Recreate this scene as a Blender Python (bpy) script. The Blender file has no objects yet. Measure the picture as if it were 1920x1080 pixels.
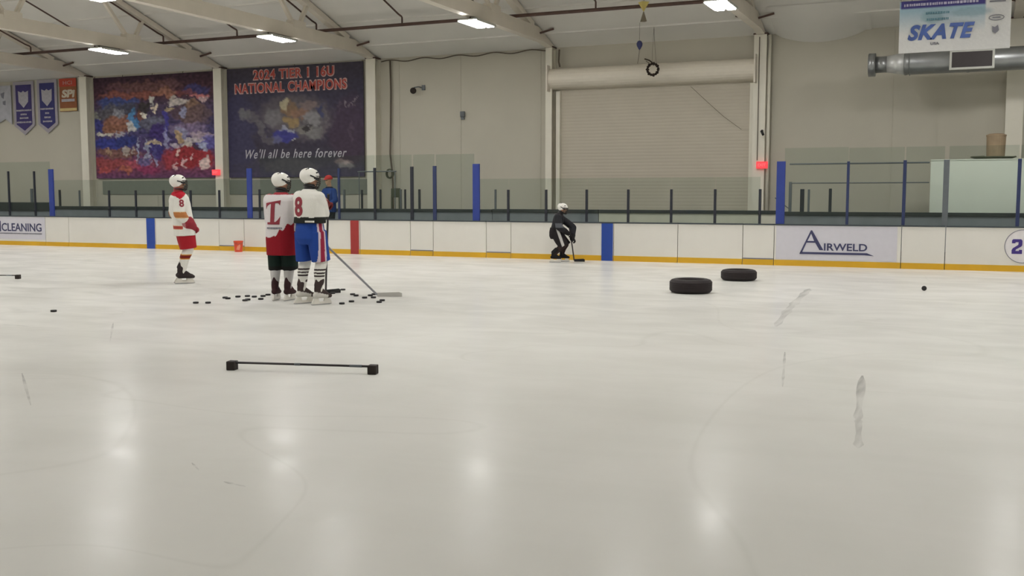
import bpy, bmesh, math, random
from mathutils import Vector, Matrix, noise
from mathutils.bvhtree import BVHTree

random.seed(7)
C = bpy.context.scene.collection
SC = bpy.context.scene
R = math.radians

# ------------------------------------------------------------------ camera, world, exposure, lamps
cam_data = bpy.data.cameras.new('camera')
cam = bpy.data.objects.new('camera', cam_data)
C.objects.link(cam)
cam_data.sensor_width = 36.0
cam_data.lens = 36.32
cam_data.clip_end = 200
cam.location = (0, 0, 1.65)
cam.rotation_euler = (R(90 - 5.10), 0, R(23.9))
SC.camera = cam

world = bpy.data.worlds.new('world')
SC.world = world
world.use_nodes = True
world.node_tree.nodes['Background'].inputs[0].default_value = (0.9, 0.93, 1.0, 1)
world.node_tree.nodes['Background'].inputs[1].default_value = 0.05

SC.view_settings.view_transform = 'Standard'
SC.view_settings.look = 'None'
SC.view_settings.gamma = 1.0
SC.view_settings.exposure = 0.0
SC.view_settings.use_curve_mapping = False

LAMP_COLOR = (1.0, 0.985, 0.965)
LAMP_STRENGTH = 75.0
ROW_Y = (24.0, 17.3, 10.6, 3.9)
TRUSS_X = (-36.4, -30.1, -23.9, -17.75, -11.6, -5.4, 0.9, 7.1)
EAVE, SLOPE, WALL_Y, RIDGE_Y = 6.05, 0.33, 29.2, 12.0
LEFT_X, RIGHT_X, BACK_Y = -47.0, 20.0, -5.2


def roof_z(y):
    return EAVE + (WALL_Y - y if y > RIDGE_Y else y - BACK_Y) * SLOPE


# ------------------------------------------------------------------ helpers
def lin(rgb):
    return tuple((v / 255 / 12.92 if v / 255 <= 0.04045 else ((v / 255 + 0.055) / 1.055) ** 2.4) for v in rgb)


def mat(name, col, rough=0.6, metal=0.0, var=0.06, scale=6.0, bump=0.0, coat=0.0):
    m = bpy.data.materials.new(name)
    m.use_nodes = True
    nt = m.node_tree
    b = nt.nodes['Principled BSDF']
    b.inputs['Roughness'].default_value = rough
    b.inputs['Metallic'].default_value = metal
    b.inputs['Coat Weight'].default_value = coat
    tc = nt.nodes.new('ShaderNodeTexCoord')
    nz = nt.nodes.new('ShaderNodeTexNoise')
    nz.inputs['Scale'].default_value = scale
    nz.inputs['Detail'].default_value = 4
    nt.links.new(tc.outputs['Object'], nz.inputs['Vector'])
    ramp = nt.nodes.new('ShaderNodeValToRGB')
    lo = [max(0, c * (1 - var)) for c in col]
    hi = [min(1, c * (1 + var)) for c in col]
    ramp.color_ramp.elements[0].color = (*lo, 1)
    ramp.color_ramp.elements[1].color = (*hi, 1)
    ramp.color_ramp.elements[0].position = 0.3
    ramp.color_ramp.elements[1].position = 0.7
    nt.links.new(nz.outputs['Fac'], ramp.inputs['Fac'])
    nt.links.new(ramp.outputs['Color'], b.inputs['Base Color'])
    if bump:
        bp = nt.nodes.new('ShaderNodeBump')
        bp.inputs['Strength'].default_value = bump
        nt.links.new(nz.outputs['Fac'], bp.inputs['Height'])
        nt.links.new(bp.outputs['Normal'], b.inputs['Normal'])
    return m


def emat(name, col, strength):
    m = bpy.data.materials.new(name)
    m.use_nodes = True
    nt = m.node_tree
    nt.nodes.clear()
    o = nt.nodes.new('ShaderNodeOutputMaterial')
    e = nt.nodes.new('ShaderNodeEmission')
    e.inputs[0].default_value = (*col, 1)
    e.inputs[1].default_value = strength
    nt.links.new(e.outputs[0], o.inputs[0])
    return m


def paint_mat(name, rough=0.75):
    """cloth / print material that reads the pattern colour stored on the mesh, with a faint weave"""
    m = bpy.data.materials.new(name)
    m.use_nodes = True
    nt = m.node_tree
    b = nt.nodes['Principled BSDF']
    b.inputs['Roughness'].default_value = rough
    b.inputs['Specular IOR Level'].default_value = 0.25
    a = nt.nodes.new('ShaderNodeVertexColor')
    a.layer_name = 'pattern'
    nz = nt.nodes.new('ShaderNodeTexNoise')
    nz.inputs['Scale'].default_value = 40
    mx = nt.nodes.new('ShaderNodeMix')
    mx.data_type = 'RGBA'
    mx.blend_type = 'MULTIPLY'
    mx.inputs[0].default_value = 0.12
    nt.links.new(a.outputs['Color'], mx.inputs[6])
    nt.links.new(nz.outputs['Fac'], mx.inputs[7])
    nt.links.new(mx.outputs[2], b.inputs['Base Color'])
    return m


def obj(name, bm, m, parent=None, smooth=False, recalc=True):
    if recalc:
        bmesh.ops.recalc_face_normals(bm, faces=bm.faces)
    me = bpy.data.meshes.new(name)
    bm.to_mesh(me)
    bm.free()
    if smooth:
        for p in me.polygons:
            p.use_smooth = True
    o = bpy.data.objects.new(name, me)
    me.materials.append(m)
    C.objects.link(o)
    if parent:
        o.parent = parent
    return o


def tag(o, label, cat, group=None, kind=None):
    o['label'] = label
    o['category'] = cat
    if group:
        o['group'] = group
    if kind:
        o['kind'] = kind
    return o


def thing(name, label, cat, loc=(0, 0, 0), rz=0.0, group=None, kind=None):
    o = bpy.data.objects.new(name, None)
    o.empty_display_size = 0.1
    C.objects.link(o)
    o.location = loc
    o.rotation_euler = (0, 0, rz)
    return tag(o, label, cat, group, kind)


def struct(o, label=None, cat=None):
    o['kind'] = 'structure'
    if label:
        o['label'] = label
    if cat:
        o['category'] = cat
    return o


def dup(root, loc=None, rz=None, label=None, group=None):
    r = root.copy()
    C.objects.link(r)
    if loc is not None:
        r.location = loc
    if rz is not None:
        r.rotation_euler = (0, 0, rz)
    if label:
        r['label'] = label
    if group:
        r['group'] = group
    for ch in list(root.children):
        c = ch.copy()
        C.objects.link(c)
        c.parent = r
        for g in list(ch.children):
            d = g.copy()
            C.objects.link(d)
            d.parent = c
    return r


def BM():
    return bmesh.new()


def box(bm, x0, x1, y0, y1, z0, z1, bev=0.0):
    r = bmesh.ops.create_cube(bm, size=1)
    vs = r['verts']
    for v in vs:
        v.co = Vector(((x0 + x1) / 2 + v.co.x * (x1 - x0), (y0 + y1) / 2 + v.co.y * (y1 - y0), (z0 + z1) / 2 + v.co.z * (z1 - z0)))
    if bev:
        es = set()
        for v in vs:
            for e in v.link_edges:
                es.add(e)
        bmesh.ops.bevel(bm, geom=list(es), offset=bev, segments=2, affect='EDGES', profile=0.6)
    return vs


def beam(bm, p, q, w, h, up=(0, 0, 1)):
    """rectangular bar from p to q"""
    p, q = Vector(p), Vector(q)
    d = (q - p).normalized()
    u = Vector(up)
    s = d.cross(u)
    if s.length < 1e-4:
        s = d.cross(Vector((1, 0, 0)))
    s.normalize()
    u = s.cross(d).normalized()
    vs = []
    for e in (p, q):
        for a, b in ((-1, -1), (1, -1), (1, 1), (-1, 1)):
            vs.append(bm.verts.new(e + s * (a * w / 2) + u * (b * h / 2)))
    for f in ((0, 1, 2, 3), (7, 6, 5, 4), (0, 4, 5, 1), (1, 5, 6, 2), (2, 6, 7, 3), (3, 7, 4, 0)):
        bm.faces.new([vs[i] for i in f])


def prism(bm, pts, axis, a0, a1):
    """closed outline pts (2-D) extruded along axis 'x' or 'y' between a0 and a1"""
    def P(p, a):
        return Vector((a, p[0], p[1])) if axis == 'x' else (Vector((p[0], a, p[1])) if axis == 'y' else Vector((p[0], p[1], a)))
    A = [bm.verts.new(P(p, a0)) for p in pts]
    B = [bm.verts.new(P(p, a1)) for p in pts]
    n = len(pts)
    bm.faces.new(A)
    bm.faces.new(list(reversed(B)))
    for i in range(n):
        j = (i + 1) % n
        bm.faces.new((A[i], B[i], B[j], A[j]))


def tube(bm, pts, r, seg=8, closed=False, rs=None):
    pts = [Vector(p) for p in pts]
    n = len(pts)
    rings = []
    prev = None
    for i, p in enumerate(pts):
        a = pts[(i - 1) % n] if (i > 0 or closed) else p
        b = pts[(i + 1) % n] if (i < n - 1 or closed) else p
        t = (b - a)
        if t.length < 1e-9:
            t = Vector((0, 0, 1))
        t.normalize()
        if prev is None:
            u = t.cross(Vector((0, 0, 1)))
            if u.length < 1e-3:
                u = t.cross(Vector((1, 0, 0)))
        else:
            u = prev - t * prev.dot(t)
        u.normalize()
        prev = u
        w = t.cross(u)
        rr = rs[i] if rs else r
        rings.append([bm.verts.new(p + (u * math.cos(2 * math.pi * k / seg) + w * math.sin(2 * math.pi * k / seg)) * rr) for k in range(seg)])
    m = n if closed else n - 1
    for i in range(m):
        a, b = rings[i], rings[(i + 1) % n]
        for k in range(seg):
            bm.faces.new((a[k], a[(k + 1) % seg], b[(k + 1) % seg], b[k]))
    if not closed:
        bm.faces.new(list(reversed(rings[0])))
        bm.faces.new(rings[-1])


def lathe(bm, prof, seg=32, close=False):
    """profile [(r, z)] turned about z"""
    rings = []
    for r, z in prof:
        rings.append([bm.verts.new((max(r, 1e-4) * math.cos(2 * math.pi * k / seg), max(r, 1e-4) * math.sin(2 * math.pi * k / seg), z)) for k in range(seg)])
    n = len(rings)
    for i in range(n if close else n - 1):
        a, b = rings[i], rings[(i + 1) % n]
        for k in range(seg):
            bm.faces.new((a[k], a[(k + 1) % seg], b[(k + 1) % seg], b[k]))
    if not close:
        bm.faces.new(list(reversed(rings[0])))
        bm.faces.new(rings[-1])


def text_verts(body, size, offset=0.0, shear=0.0, align='CENTER', space=1.0):
    """the glyph outline of some lettering as (list of 2-D points, faces)"""
    cu = bpy.data.curves.new('lettering', 'FONT')
    cu.body = body
    cu.size = size
    cu.offset = offset
    cu.shear = shear
    cu.align_x = align
    cu.align_y = 'CENTER'
    cu.space_character = space
    cu.resolution_u = 4
    o = bpy.data.objects.new('lettering', cu)
    C.objects.link(o)
    dg = bpy.context.evaluated_depsgraph_get()
    me = bpy.data.meshes.new_from_object(o.evaluated_get(dg))
    out = [(v.co.x, v.co.y) for v in me.vertices], [tuple(p.vertices) for p in me.polygons]
    bpy.data.objects.remove(o)
    bpy.data.curves.remove(cu)
    bpy.data.meshes.remove(me)
    return out


def lettering(name, body, size, m, parent, pos, offset=0.0, shear=0.0, width=None, depth=0.006, space=1.0, height=None):
    """flat cut letters facing -y, centred at pos (front face at pos.y)"""
    pts, faces = text_verts(body, size, offset, shear, 'CENTER', space)
    xs = [p[0] for p in pts]
    ys = [p[1] for p in pts]
    cx, cy = (min(xs) + max(xs)) / 2, (min(ys) + max(ys)) / 2
    sx = width / (max(xs) - min(xs)) if width else 1.0
    sy = height / (max(ys) - min(ys)) if height else (sx if width else 1.0)
    bm = BM()
    vs = [bm.verts.new((pos[0] + (x - cx) * sx, pos[1], pos[2] + (y - cy) * sy)) for x, y in pts]
    for f in faces:
        try:
            bm.faces.new([vs[i] for i in f])
        except ValueError:
            pass
    r = bmesh.ops.extrude_face_region(bm, geom=bm.faces[:])
    for e in r['geom']:
        if isinstance(e, bmesh.types.BMVert):
            e.co.y += depth
    return obj(name, bm, m, parent)


# ------------------------------------------------------------------ materials
M = {}
M['wall'] = mat('painted_wall', lin((192, 187, 172)), 0.7, var=0.03, scale=0.7)
M['door_paint'] = mat('roller_door_paint', lin((190, 182, 166)), 0.6, var=0.03, scale=1.2)
M['roof'] = mat('white_roof_liner', lin((229, 226, 219)), 0.55, var=0.03, scale=0.8, bump=0.08)
M['steel_white'] = mat('white_painted_steel', lin((224, 216, 202)), 0.5, var=0.04, scale=2)
M['column'] = mat('cream_column_paint', lin((226, 221, 206)), 0.5, var=0.04, scale=2)
M['pipe'] = mat('rust_brown_pipe', lin((84, 62, 54)), 0.6, var=0.15, scale=5)
M['board'] = mat('white_board_plastic', lin((228, 225, 217)), 0.35, var=0.025, scale=1.4)
M['kick'] = mat('yellow_kickplate', lin((216, 168, 34)), 0.4, var=0.06, scale=2)
M['blue'] = mat('blue_board_plastic', lin((36, 72, 160)), 0.4, var=0.05)
M['red'] = mat('dark_red_board_plastic', lin((162, 52, 50)), 0.4, var=0.05)
M['cap'] = mat('dark_board_cap', lin((58, 66, 72)), 0.5, var=0.08)
M['ad'] = mat('pale_lilac_advert_sheet', lin((212, 210, 218)), 0.35, var=0.02)
M['navy_ink'] = mat('navy_ink', lin((62, 64, 100)), 0.5, var=0.02)
M['purple_ink'] = mat('purple_ink', lin((66, 46, 130)), 0.5, var=0.02)
M['grey_ink'] = mat('grey_ink', lin((120, 120, 130)), 0.5, var=0.02)
M['seam'] = mat('panel_seam_dark', lin((150, 146, 138)), 0.6)
M['post_blue'] = mat('blue_post_pad', lin((40, 60, 140)), 0.5, var=0.08)
M['post_dark'] = mat('dark_post_metal', lin((34, 38, 48)), 0.45, var=0.08)
M['post_navy'] = mat('navy_post_metal', lin((40, 52, 92)), 0.45, var=0.08)
M['post_grey'] = mat('grey_post_metal', lin((96, 102, 106)), 0.45, var=0.08)
M['bench_wall'] = mat('grey_bench_wall', lin((132, 136, 142)), 0.5, var=0.08, scale=3)
M['bench_pale'] = mat('pale_bench_wall', lin((206, 204, 188)), 0.5, var=0.06, scale=3)
M['bench_cap'] = mat('charcoal_bench_cap', lin((50, 56, 56)), 0.5, var=0.08)
M['rubber'] = mat('black_rubber', lin((36, 28, 29)), 0.75, var=0.12, scale=20)
M['rubber_floor'] = mat('rubber_flooring', lin((70, 70, 72)), 0.8, var=0.15, scale=30)
M['puck'] = mat('puck_rubber', lin((30, 28, 30)), 0.6, var=0.1, scale=30)
M['bar_black'] = mat('black_foam_block', lin((50, 42, 38)), 0.8, var=0.1, scale=20)
M['galv'] = mat('galvanised_duct', lin((150, 152, 152)), 0.35, metal=0.7, var=0.08, scale=4)
M['duct_dark'] = mat('dark_grille', lin((52, 46, 46)), 0.6)
M['frame_white'] = mat('white_frame', lin((190, 190, 182)), 0.5)
M['white_box'] = mat('white_partition_panel', lin((222, 226, 214)), 0.5, var=0.02, scale=2)
M['tan'] = mat('tan_bin', lin((150, 130, 104)), 0.7, var=0.1)
M['hose'] = mat('dark_green_hose', lin((72, 76, 58)), 0.6)
M['orange'] = mat('orange_bucket_plastic', lin((228, 84, 52)), 0.4, var=0.05)
M['pale_orange'] = mat('pale_orange_print', lin((240, 150, 120)), 0.5)
M['skin'] = mat('skin', lin((196, 150, 122)), 0.55, var=0.05, scale=20)
M['dark_cloth'] = mat('dark_undersuit', lin((38, 38, 42)), 0.8)
M['helmet'] = mat('white_helmet_shell', lin((236, 234, 226)), 0.3, var=0.02, coat=0.2)
M['black'] = mat('black_plastic', lin((26, 26, 28)), 0.5)
M['cage'] = mat('dark_cage_wire', lin((70, 66, 62)), 0.4, metal=0.5)
M['blade'] = mat('skate_steel', lin((190, 192, 196)), 0.25, metal=0.9)
M['holder'] = mat('white_blade_holder', lin((222, 218, 208)), 0.4)
M['print'] = paint_mat('printed_banner_vinyl', 0.6)
M['cloth'] = paint_mat('patterned_cloth', 0.85)
M['exit_red'] = emat('lit_exit_red', (1.0, 0.08, 0.09), 1.15)
M['exit_text'] = emat('lit_exit_letters', (1.0, 0.15, 0.16), 1.2)
M['lamp_lens'] = emat('lit_lamp_lens', LAMP_COLOR, LAMP_STRENGTH)
M['lamp_lens_dim'] = emat('dimmed_lamp_lens', LAMP_COLOR, LAMP_STRENGTH * 0.42)  # unseen nearest lamp row, dimmed so the ice darkens towards the viewer
M['pupil'] = mat('dark_iris', lin((40, 30, 26)), 0.3)
M['silver_shaft'] = mat('silver_stick_shaft', lin((150, 152, 156)), 0.35, metal=0.3)
M['stick_black'] = mat('black_stick_shaft', lin((48, 42, 44)), 0.45)
M['tape_white'] = mat('white_stick_tape', lin((190, 188, 182)), 0.7)
M['cable'] = mat('brown_grey_cable', lin((96, 86, 74)), 0.7)


def glass_mat():
    m = bpy.data.materials.new('rink_glass')
    m.use_nodes = True
    nt = m.node_tree
    nt.nodes.clear()
    o = nt.nodes.new('ShaderNodeOutputMaterial')
    t = nt.nodes.new('ShaderNodeBsdfTransparent')
    t.inputs[0].default_value = (0.905, 0.935, 0.92, 1)
    g = nt.nodes.new('ShaderNodeBsdfGlossy')
    g.inputs[0].default_value = (0.8, 0.9, 0.86, 1)
    g.inputs['Roughness'].default_value = 0.12
    mx = nt.nodes.new('ShaderNodeMixShader')
    mx.inputs[0].default_value = 0.035
    nt.links.new(t.outputs[0], mx.inputs[1])
    nt.links.new(g.outputs[0], mx.inputs[2])
    nt.links.new(mx.outputs[0], o.inputs[0])
    return m


M['glass'] = glass_mat()


def ice_mat():
    m = bpy.data.materials.new('skated_ice')
    m.use_nodes = True
    nt = m.node_tree
    N, L = nt.nodes, nt.links
    b = N['Principled BSDF']
    tc = N.new('ShaderNodeTexCoord')

    def nz(scale, detail, dist, stretch=(1, 1, 1), rot=0.0):
        mp = N.new('ShaderNodeMapping')
        mp.inputs['Scale'].default_value = stretch
        mp.inputs['Rotation'].default_value = (0, 0, rot)
        n = N.new('ShaderNodeTexNoise')
        n.inputs['Scale'].default_value = scale
        n.inputs['Detail'].default_value = detail
        n.inputs['Distortion'].default_value = dist
        L.new(tc.outputs['Object'], mp.inputs['Vector'])
        L.new(mp.outputs[0], n.inputs['Vector'])
        return n.outputs['Fac']

    def ramp(src, p0, p1, c0, c1):
        r = N.new('ShaderNodeValToRGB')
        r.color_ramp.elements[0].position = p0
        r.color_ramp.elements[1].position = p1
        r.color_ramp.elements[0].color = (*c0, 1)
        r.color_ramp.elements[1].color = (*c1, 1)
        L.new(src, r.inputs[0])
        return r.outputs[0]

    def mul(a, c, fac=1.0):
        x = N.new('ShaderNodeMix')
        x.data_type = 'RGBA'
        x.blend_type = 'MULTIPLY'
        x.inputs[0].default_value = fac
        L.new(a, x.inputs[6])
        L.new(c, x.inputs[7])
        return x.outputs[2]

    base = ramp(nz(0.35, 5, 0.6, (1, 0.6, 1), 0.2), 0.3, 0.7, lin((217, 216, 210)), lin((229, 228, 223)))
    worn = ramp(nz(0.9, 6, 1.2, (0.35, 1, 1), 0.5), 0.36, 0.56, (0.975, 0.975, 0.972), (1, 1, 1))
    fine = ramp(nz(5, 8, 0.5, (0.25, 1, 1), -0.3), 0.3, 0.6, (0.993, 0.993, 0.992), (1, 1, 1))
    col = mul(mul(base, worn), fine)
    # long curved skate cuts: thin bands of warped noise
    for (sc, ds, st, ro, w) in ((0.22, 0.5, (1, 0.5, 1), 0.4, 0.004), (0.3, 0.8, (0.5, 1, 1), 1.2, 0.003)):
        src = nz(sc, 1.0, ds, st, ro)
        a = N.new('ShaderNodeMath')
        a.operation = 'SUBTRACT'
        a.inputs[1].default_value = 0.5
        L.new(src, a.inputs[0])
        c = N.new('ShaderNodeMath')
        c.operation = 'ABSOLUTE'
        L.new(a.outputs[0], c.inputs[0])
        col = mul(col, ramp(c.outputs[0], 0.0, w, (0.955, 0.955, 0.95), (1, 1, 1)))
    L.new(col, b.inputs['Base Color'])
    rr = ramp(nz(1.6, 6, 0.8, (0.5, 1, 1), 0.4), 0.35, 0.65, (0.16, 0.16, 0.16), (0.27, 0.27, 0.27))
    L.new(rr, b.inputs['Roughness'])
    b.inputs['IOR'].default_value = 1.065
    b.inputs['Specular IOR Level'].default_value = 0.5
    bp = N.new('ShaderNodeBump')
    bp.inputs['Strength'].default_value = 0.035
    bp.inputs['Distance'].default_value = 0.05
    L.new(nz(3.5, 5, 0.5), bp.inputs['Height'])
    L.new(bp.outputs[0], b.inputs['Normal'])
    return m


M['ice'] = ice_mat()

# ------------------------------------------------------------------ the room
bm = BM()
box(bm, LEFT_X, RIGHT_X, BACK_Y, 25.02, -0.1, 0.0)
struct(obj('floor', bm, M['ice']), 'white ice sheet scratched by skates', 'ice')
bm = BM()
box(bm, LEFT_X, RIGHT_X, 25.3, WALL_Y, -0.1, 0.3)
struct(obj('floor.001', bm, M['rubber_floor']), 'raised rubber floor behind the boards', 'floor')

bm = BM()
box(bm, LEFT_X, RIGHT_X, WALL_Y, WALL_Y + 0.2, -0.1, EAVE + 0.05)
# tilt-up panel joints as shallow ribs
for x in (-27.0, -21.0, -16.9, -14.7, -12.0, -2.0, -0.9):
    box(bm, x - 0.02, x + 0.02, WALL_Y - 0.012, WALL_Y + 0.05, 0.0, EAVE)
struct(obj('wall_far', bm, M['wall']), 'cream painted wall beyond the boards', 'wall')
for nm, x0, x1 in (('wall_left', LEFT_X - 0.2, LEFT_X), ('wall_right', RIGHT_X, RIGHT_X + 0.2)):
    bm = BM()
    prism(bm, [(BACK_Y, -0.1), (WALL_Y, -0.1), (WALL_Y, EAVE), (RIDGE_Y, roof_z(RIDGE_Y + 1e-6)), (BACK_Y, EAVE)], 'x', x0, x1)
    struct(obj(nm, bm, M['wall']))
bm = BM()
box(bm, LEFT_X, RIGHT_X, BACK_Y - 0.2, BACK_Y, -0.1, EAVE + 0.05)
struct(obj('wall_near', bm, M['wall']))

bm = BM()
rz = roof_z(RIDGE_Y + 1e-6)
prism(bm, [(WALL_Y + 0.2, EAVE - 0.066), (WALL_Y + 0.2, EAVE + 0.25), (RIDGE_Y, rz + 0.3), (BACK_Y - 0.2, EAVE + 0.25), (BACK_Y - 0.2, EAVE - 0.066), (RIDGE_Y, rz)], 'x', LEFT_X - 0.2, RIGHT_X + 0.2)
for k in range(11):     # purlin lines showing through the liner
    y = 28.3 - k * 1.45
    beam(bm, (LEFT_X, y, roof_z(y) - 0.005), (RIGHT_X, y, roof_z(y) - 0.005), 0.07, 0.05)
struct(obj('ceiling', bm, M['roof']), 'sloping white lined roof', 'ceiling')

# grey panelled strip below the two championship banners
bm = BM()
box(bm, -29.6, -17.9, WALL_Y - 0.03, WALL_Y, 1.7, 2.2)
struct(obj('trim_1', bm, mat('grey_wall_strip', lin((128, 132, 122)), 0.6)), 'grey strip along the wall under the banners', 'wall trim')

# sagging liner right of the fifth column
bm = BM()
n = 16
rows = []
for i in range(n + 1):
    t = i / n
    x = -5.05 + t * 2.5
    sg = math.sin(math.pi * min(1, t * 1.06)) ** 0.7 * 0.27 if t < 0.94 else 0.02
    row = []
    for k in range(6):
        q = k / 5
        y = WALL_Y - 0.005 - q * 1.5
        row.append(bm.verts.new((x, y, roof_z(y) - 0.012 - sg * (1 - q) ** 1.6)))
    rows.append(row)
for a, b in zip(rows, rows[1:]):
    for k in range(5):
        bm.faces.new((a[k], b[k], b[k + 1], a[k + 1]))
struct(obj('trim_2', bm, M['roof'], None, True), 'sagging white roof liner edge right of the pipe column', 'roof liner')

# columns -----------------------------------------------------------------
col_names = {-36.4: 'outside', -30.1: 'left of the purple collage banner', -23.9: 'between the two big banners',
             -17.75: 'right of the national champions banner', -11.6: 'left of the roller door',
             -5.4: 'right of the roller door with red exit sign', 0.9: 'behind the white partition'}
for x in (-30.1, -23.9, -17.75, -11.6, -5.4, 0.9):
    w = {-11.6: 0.1, 0.9: 0.2}.get(x, 0.17)
    t = thing('steel_column', 'cream steel wall column ' + col_names[x], 'column', (x, 0, 0), group='wall columns')
    bm = BM()
    box(bm, -w, w, 28.86, 28.9, 0.3, EAVE - 0.03)
    box(bm, -0.03, 0.03, 28.9, 29.16, 0.3, EAVE - 0.03)
    box(bm, -w, w, 29.16, 29.2, 0.3, EAVE - 0.03)
    obj('shaft', bm, M['column'], t)
    bm = BM()
    box(bm, -w - 0.02, w + 0.02, 28.84, 29.2, EAVE - 0.03, EAVE + 0.01)
    obj('cap_plate', bm, M['pipe'], t)
    if x == -5.4:
        bm = BM()
        tube(bm, [(0.23, 28.98, 0.3), (0.23, 28.98, EAVE - 0.04)], 0.05, 10)
        obj('downpipe', bm, M['column'], t, True)
        bm = BM()
        tube(bm, [(-0.02, 28.84, 2.62), (-0.02, 28.84, EAVE - 0.1)], 0.012, 6)
        obj('conduit', bm, M['cable'], t)

# roof trusses ------------------------------------------------------------
def make_truss():
    t = thing('roof_truss', 'x', 'truss', (0, 0, 0), group='white roof trusses')
    # bottom chord with a wedge end at the column
    def rz_(y):
        return roof_z(y) - 0.03
    pr = [(29.15, 5.98), (29.15, rz_(29.15)), (27.85, min(6.47, rz_(27.85))), (27.6, 6.47), (-3.6, 6.47), (-3.85, 6.45), (-5.15, rz_(-5.15)), (-5.15, 5.98), (-4.3, 6.1), (28.3, 6.1)]
    bm = BM()
    prism(bm, pr, 'x', -0.11, 0.11)
    obj('bottom_chord', bm, M['steel_white'], t)
    bm = BM()
    for y0, y1 in ((27.5, RIDGE_Y), (-3.5, RIDGE_Y)):
        beam(bm, (0, y0, roof_z(y0) - 0.13), (0, y1, roof_z(y1 + (1e-6 if y0 > 12 else 0)) - 0.13), 0.2, 0.16)
    obj('top_chord', bm, M['steel_white'], t)
    for yb in (24.9, 20.5, 16.1, 11.7, 7.3, 2.9):
        for dy in (-1, 1):
            # walk up until the roof is met
            dz = 0.0
            while 6.46 + dz < roof_z(yb + dy * (0.12 + dz * (0.95 if dy < 0 else 0.6))) - 0.2:
                dz += 0.02
            bm = BM()
            beam(bm, (0, yb + dy * 0.12, 6.46), (0, yb + dy * (0.12 + dz * (0.95 if dy < 0 else 0.6)), 6.46 + dz), 0.1, 0.1, (1, 0, 0))
            obj('web', bm, M['steel_white'], t)
        bm = BM()
        box(bm, -0.12, 0.12, yb - 0.3, yb + 0.3, 6.4, 6.6)
        obj('gusset', bm, M['steel_white'], t)
    for y in (27.9,):
        bm = BM()
        beam(bm, (0.11, y, 6.3), (0.5, y + 0.1, roof_z(y + 0.1) - 0.04), 0.05, 0.05)
        beam(bm, (-0.11, y, 6.3), (-0.5, y + 0.1, roof_z(y + 0.1) - 0.04), 0.05, 0.05)
        obj('flange_brace', bm, M['pipe'], t)
    return t


truss_where = {-36.4: 'farthest down the rink, past the pennants', -30.1: 'over the column between the pennants and the collage banner', -23.9: 'over the column between the two big banners',
               -17.75: 'over the column right of the national champions banner', -11.6: 'over the column left of the roller door',
               -5.4: 'over the column right of the roller door', 0.9: 'over the column at the white partition', 7.1: 'nearest the right end wall'}
proto = make_truss()
for i, x in enumerate(TRUSS_X):
    lab = 'white steel roof truss ' + truss_where[x]
    if i == 0:
        proto.location.x = x
        proto['label'] = lab
    else:
        dup(proto, (x, 0, 0), label=lab)

# lamps ---------------------------------------------------------------------
def make_lamp(lens='lamp_lens'):
    t = thing('high_bay_light', 'x', 'ceiling light', (0, 0, 0), group='high bay lights')
    bm = BM()
    box(bm, -0.27, 0.27, -0.55, 0.55, 0.035, 0.07, 0.01)
    prism(bm, [(-0.285, 0.0), (-0.275, 0.05), (0.275, 0.05), (0.285, 0.0), (0.265, 0.0), (0.255, 0.03), (-0.255, 0.03), (-0.265, 0.0)], 'y', -0.56, 0.56)
    obj('housing', bm, M['frame_white'], t)
    for s in (-1, 1):
        bm = BM()
        prism(bm, [(s * 0.13 - 0.105, 0.03), (s * 0.13 - 0.09, -0.005), (s * 0.13 + 0.09, -0.005), (s * 0.13 + 0.105, 0.03)], 'y', -0.53, 0.53)
        obj('lens', bm, M[lens], t)
    bm = BM()
    for y in (-0.4, 0.4):
        beam(bm, (0, y, 0.065), (0, y, 0.13), 0.03, 0.03)
    obj('hanger', bm, M['pipe'], t)
    return t


lamp_where = {-23.9: 'over the collage banner, leftmost of the four lit', -17.75: 'left of centre, over the national champions banner', -11.6: 'over the bare wall with the camera', -5.4: 'right, with two lit troughs, over the roller door'}
lp = make_lamp()
first = True
for x in TRUSS_X:
    for j, y in enumerate(ROW_Y):
        if j == 0 and x in lamp_where:
            lab = 'lit white ceiling light ' + lamp_where[x]
        else:
            lab = 'lit white ceiling light in lamp row %d from the far wall, on the roof truss %s' % (j + 1, truss_where[x])
            lab = ' '.join(lab.split()[:16])
        if y < 5:
            if x == TRUSS_X[0]:
                lp2 = make_lamp('lamp_lens_dim')
                lp2.location = (x, y, 5.97)
                lp2['label'] = lab
            else:
                dup(lp2, (x, y, 5.97), label=lab)
        elif first:
            lp.location = (x, y, 5.97)
            lp['label'] = lab
            first = False
        else:
            dup(lp, (x, y, 5.97), label=lab)

# sprinkler main with branches ------------------------------------------------
PY, PZ = 26.3, 6.535
sp = thing('sprinkler_pipe', 'long rust brown sprinkler pipe with sloping branches under the roof', 'pipe', (0, 0, 0))
bm = BM()
tube(bm, [(-34.0, PY, PZ), (RIGHT_X - 0.2, PY, PZ)], 0.047, 10)
obj('main_pipe', bm, M['pipe'], sp, True)
for k in range(11):
    x = -29.75 + 2.93 * k
    if k == 6:
        x -= 0.4
    ye = PY - 0.12
    z1 = PZ + 0.22
    run = 12.0
    bm = BM()
    tube(bm, [(x, PY, PZ), (x, PY, z1 - 0.02), (x, PY - 0.04, z1 + 0.01), (x, ye - 0.1, z1 + 0.05), (x, PY - run, z1 + 0.05 + (run - 0.22) * SLOPE)], 0.026, 8)
    obj('branch_pipe', bm, M['pipe'], sp, True)

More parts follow.
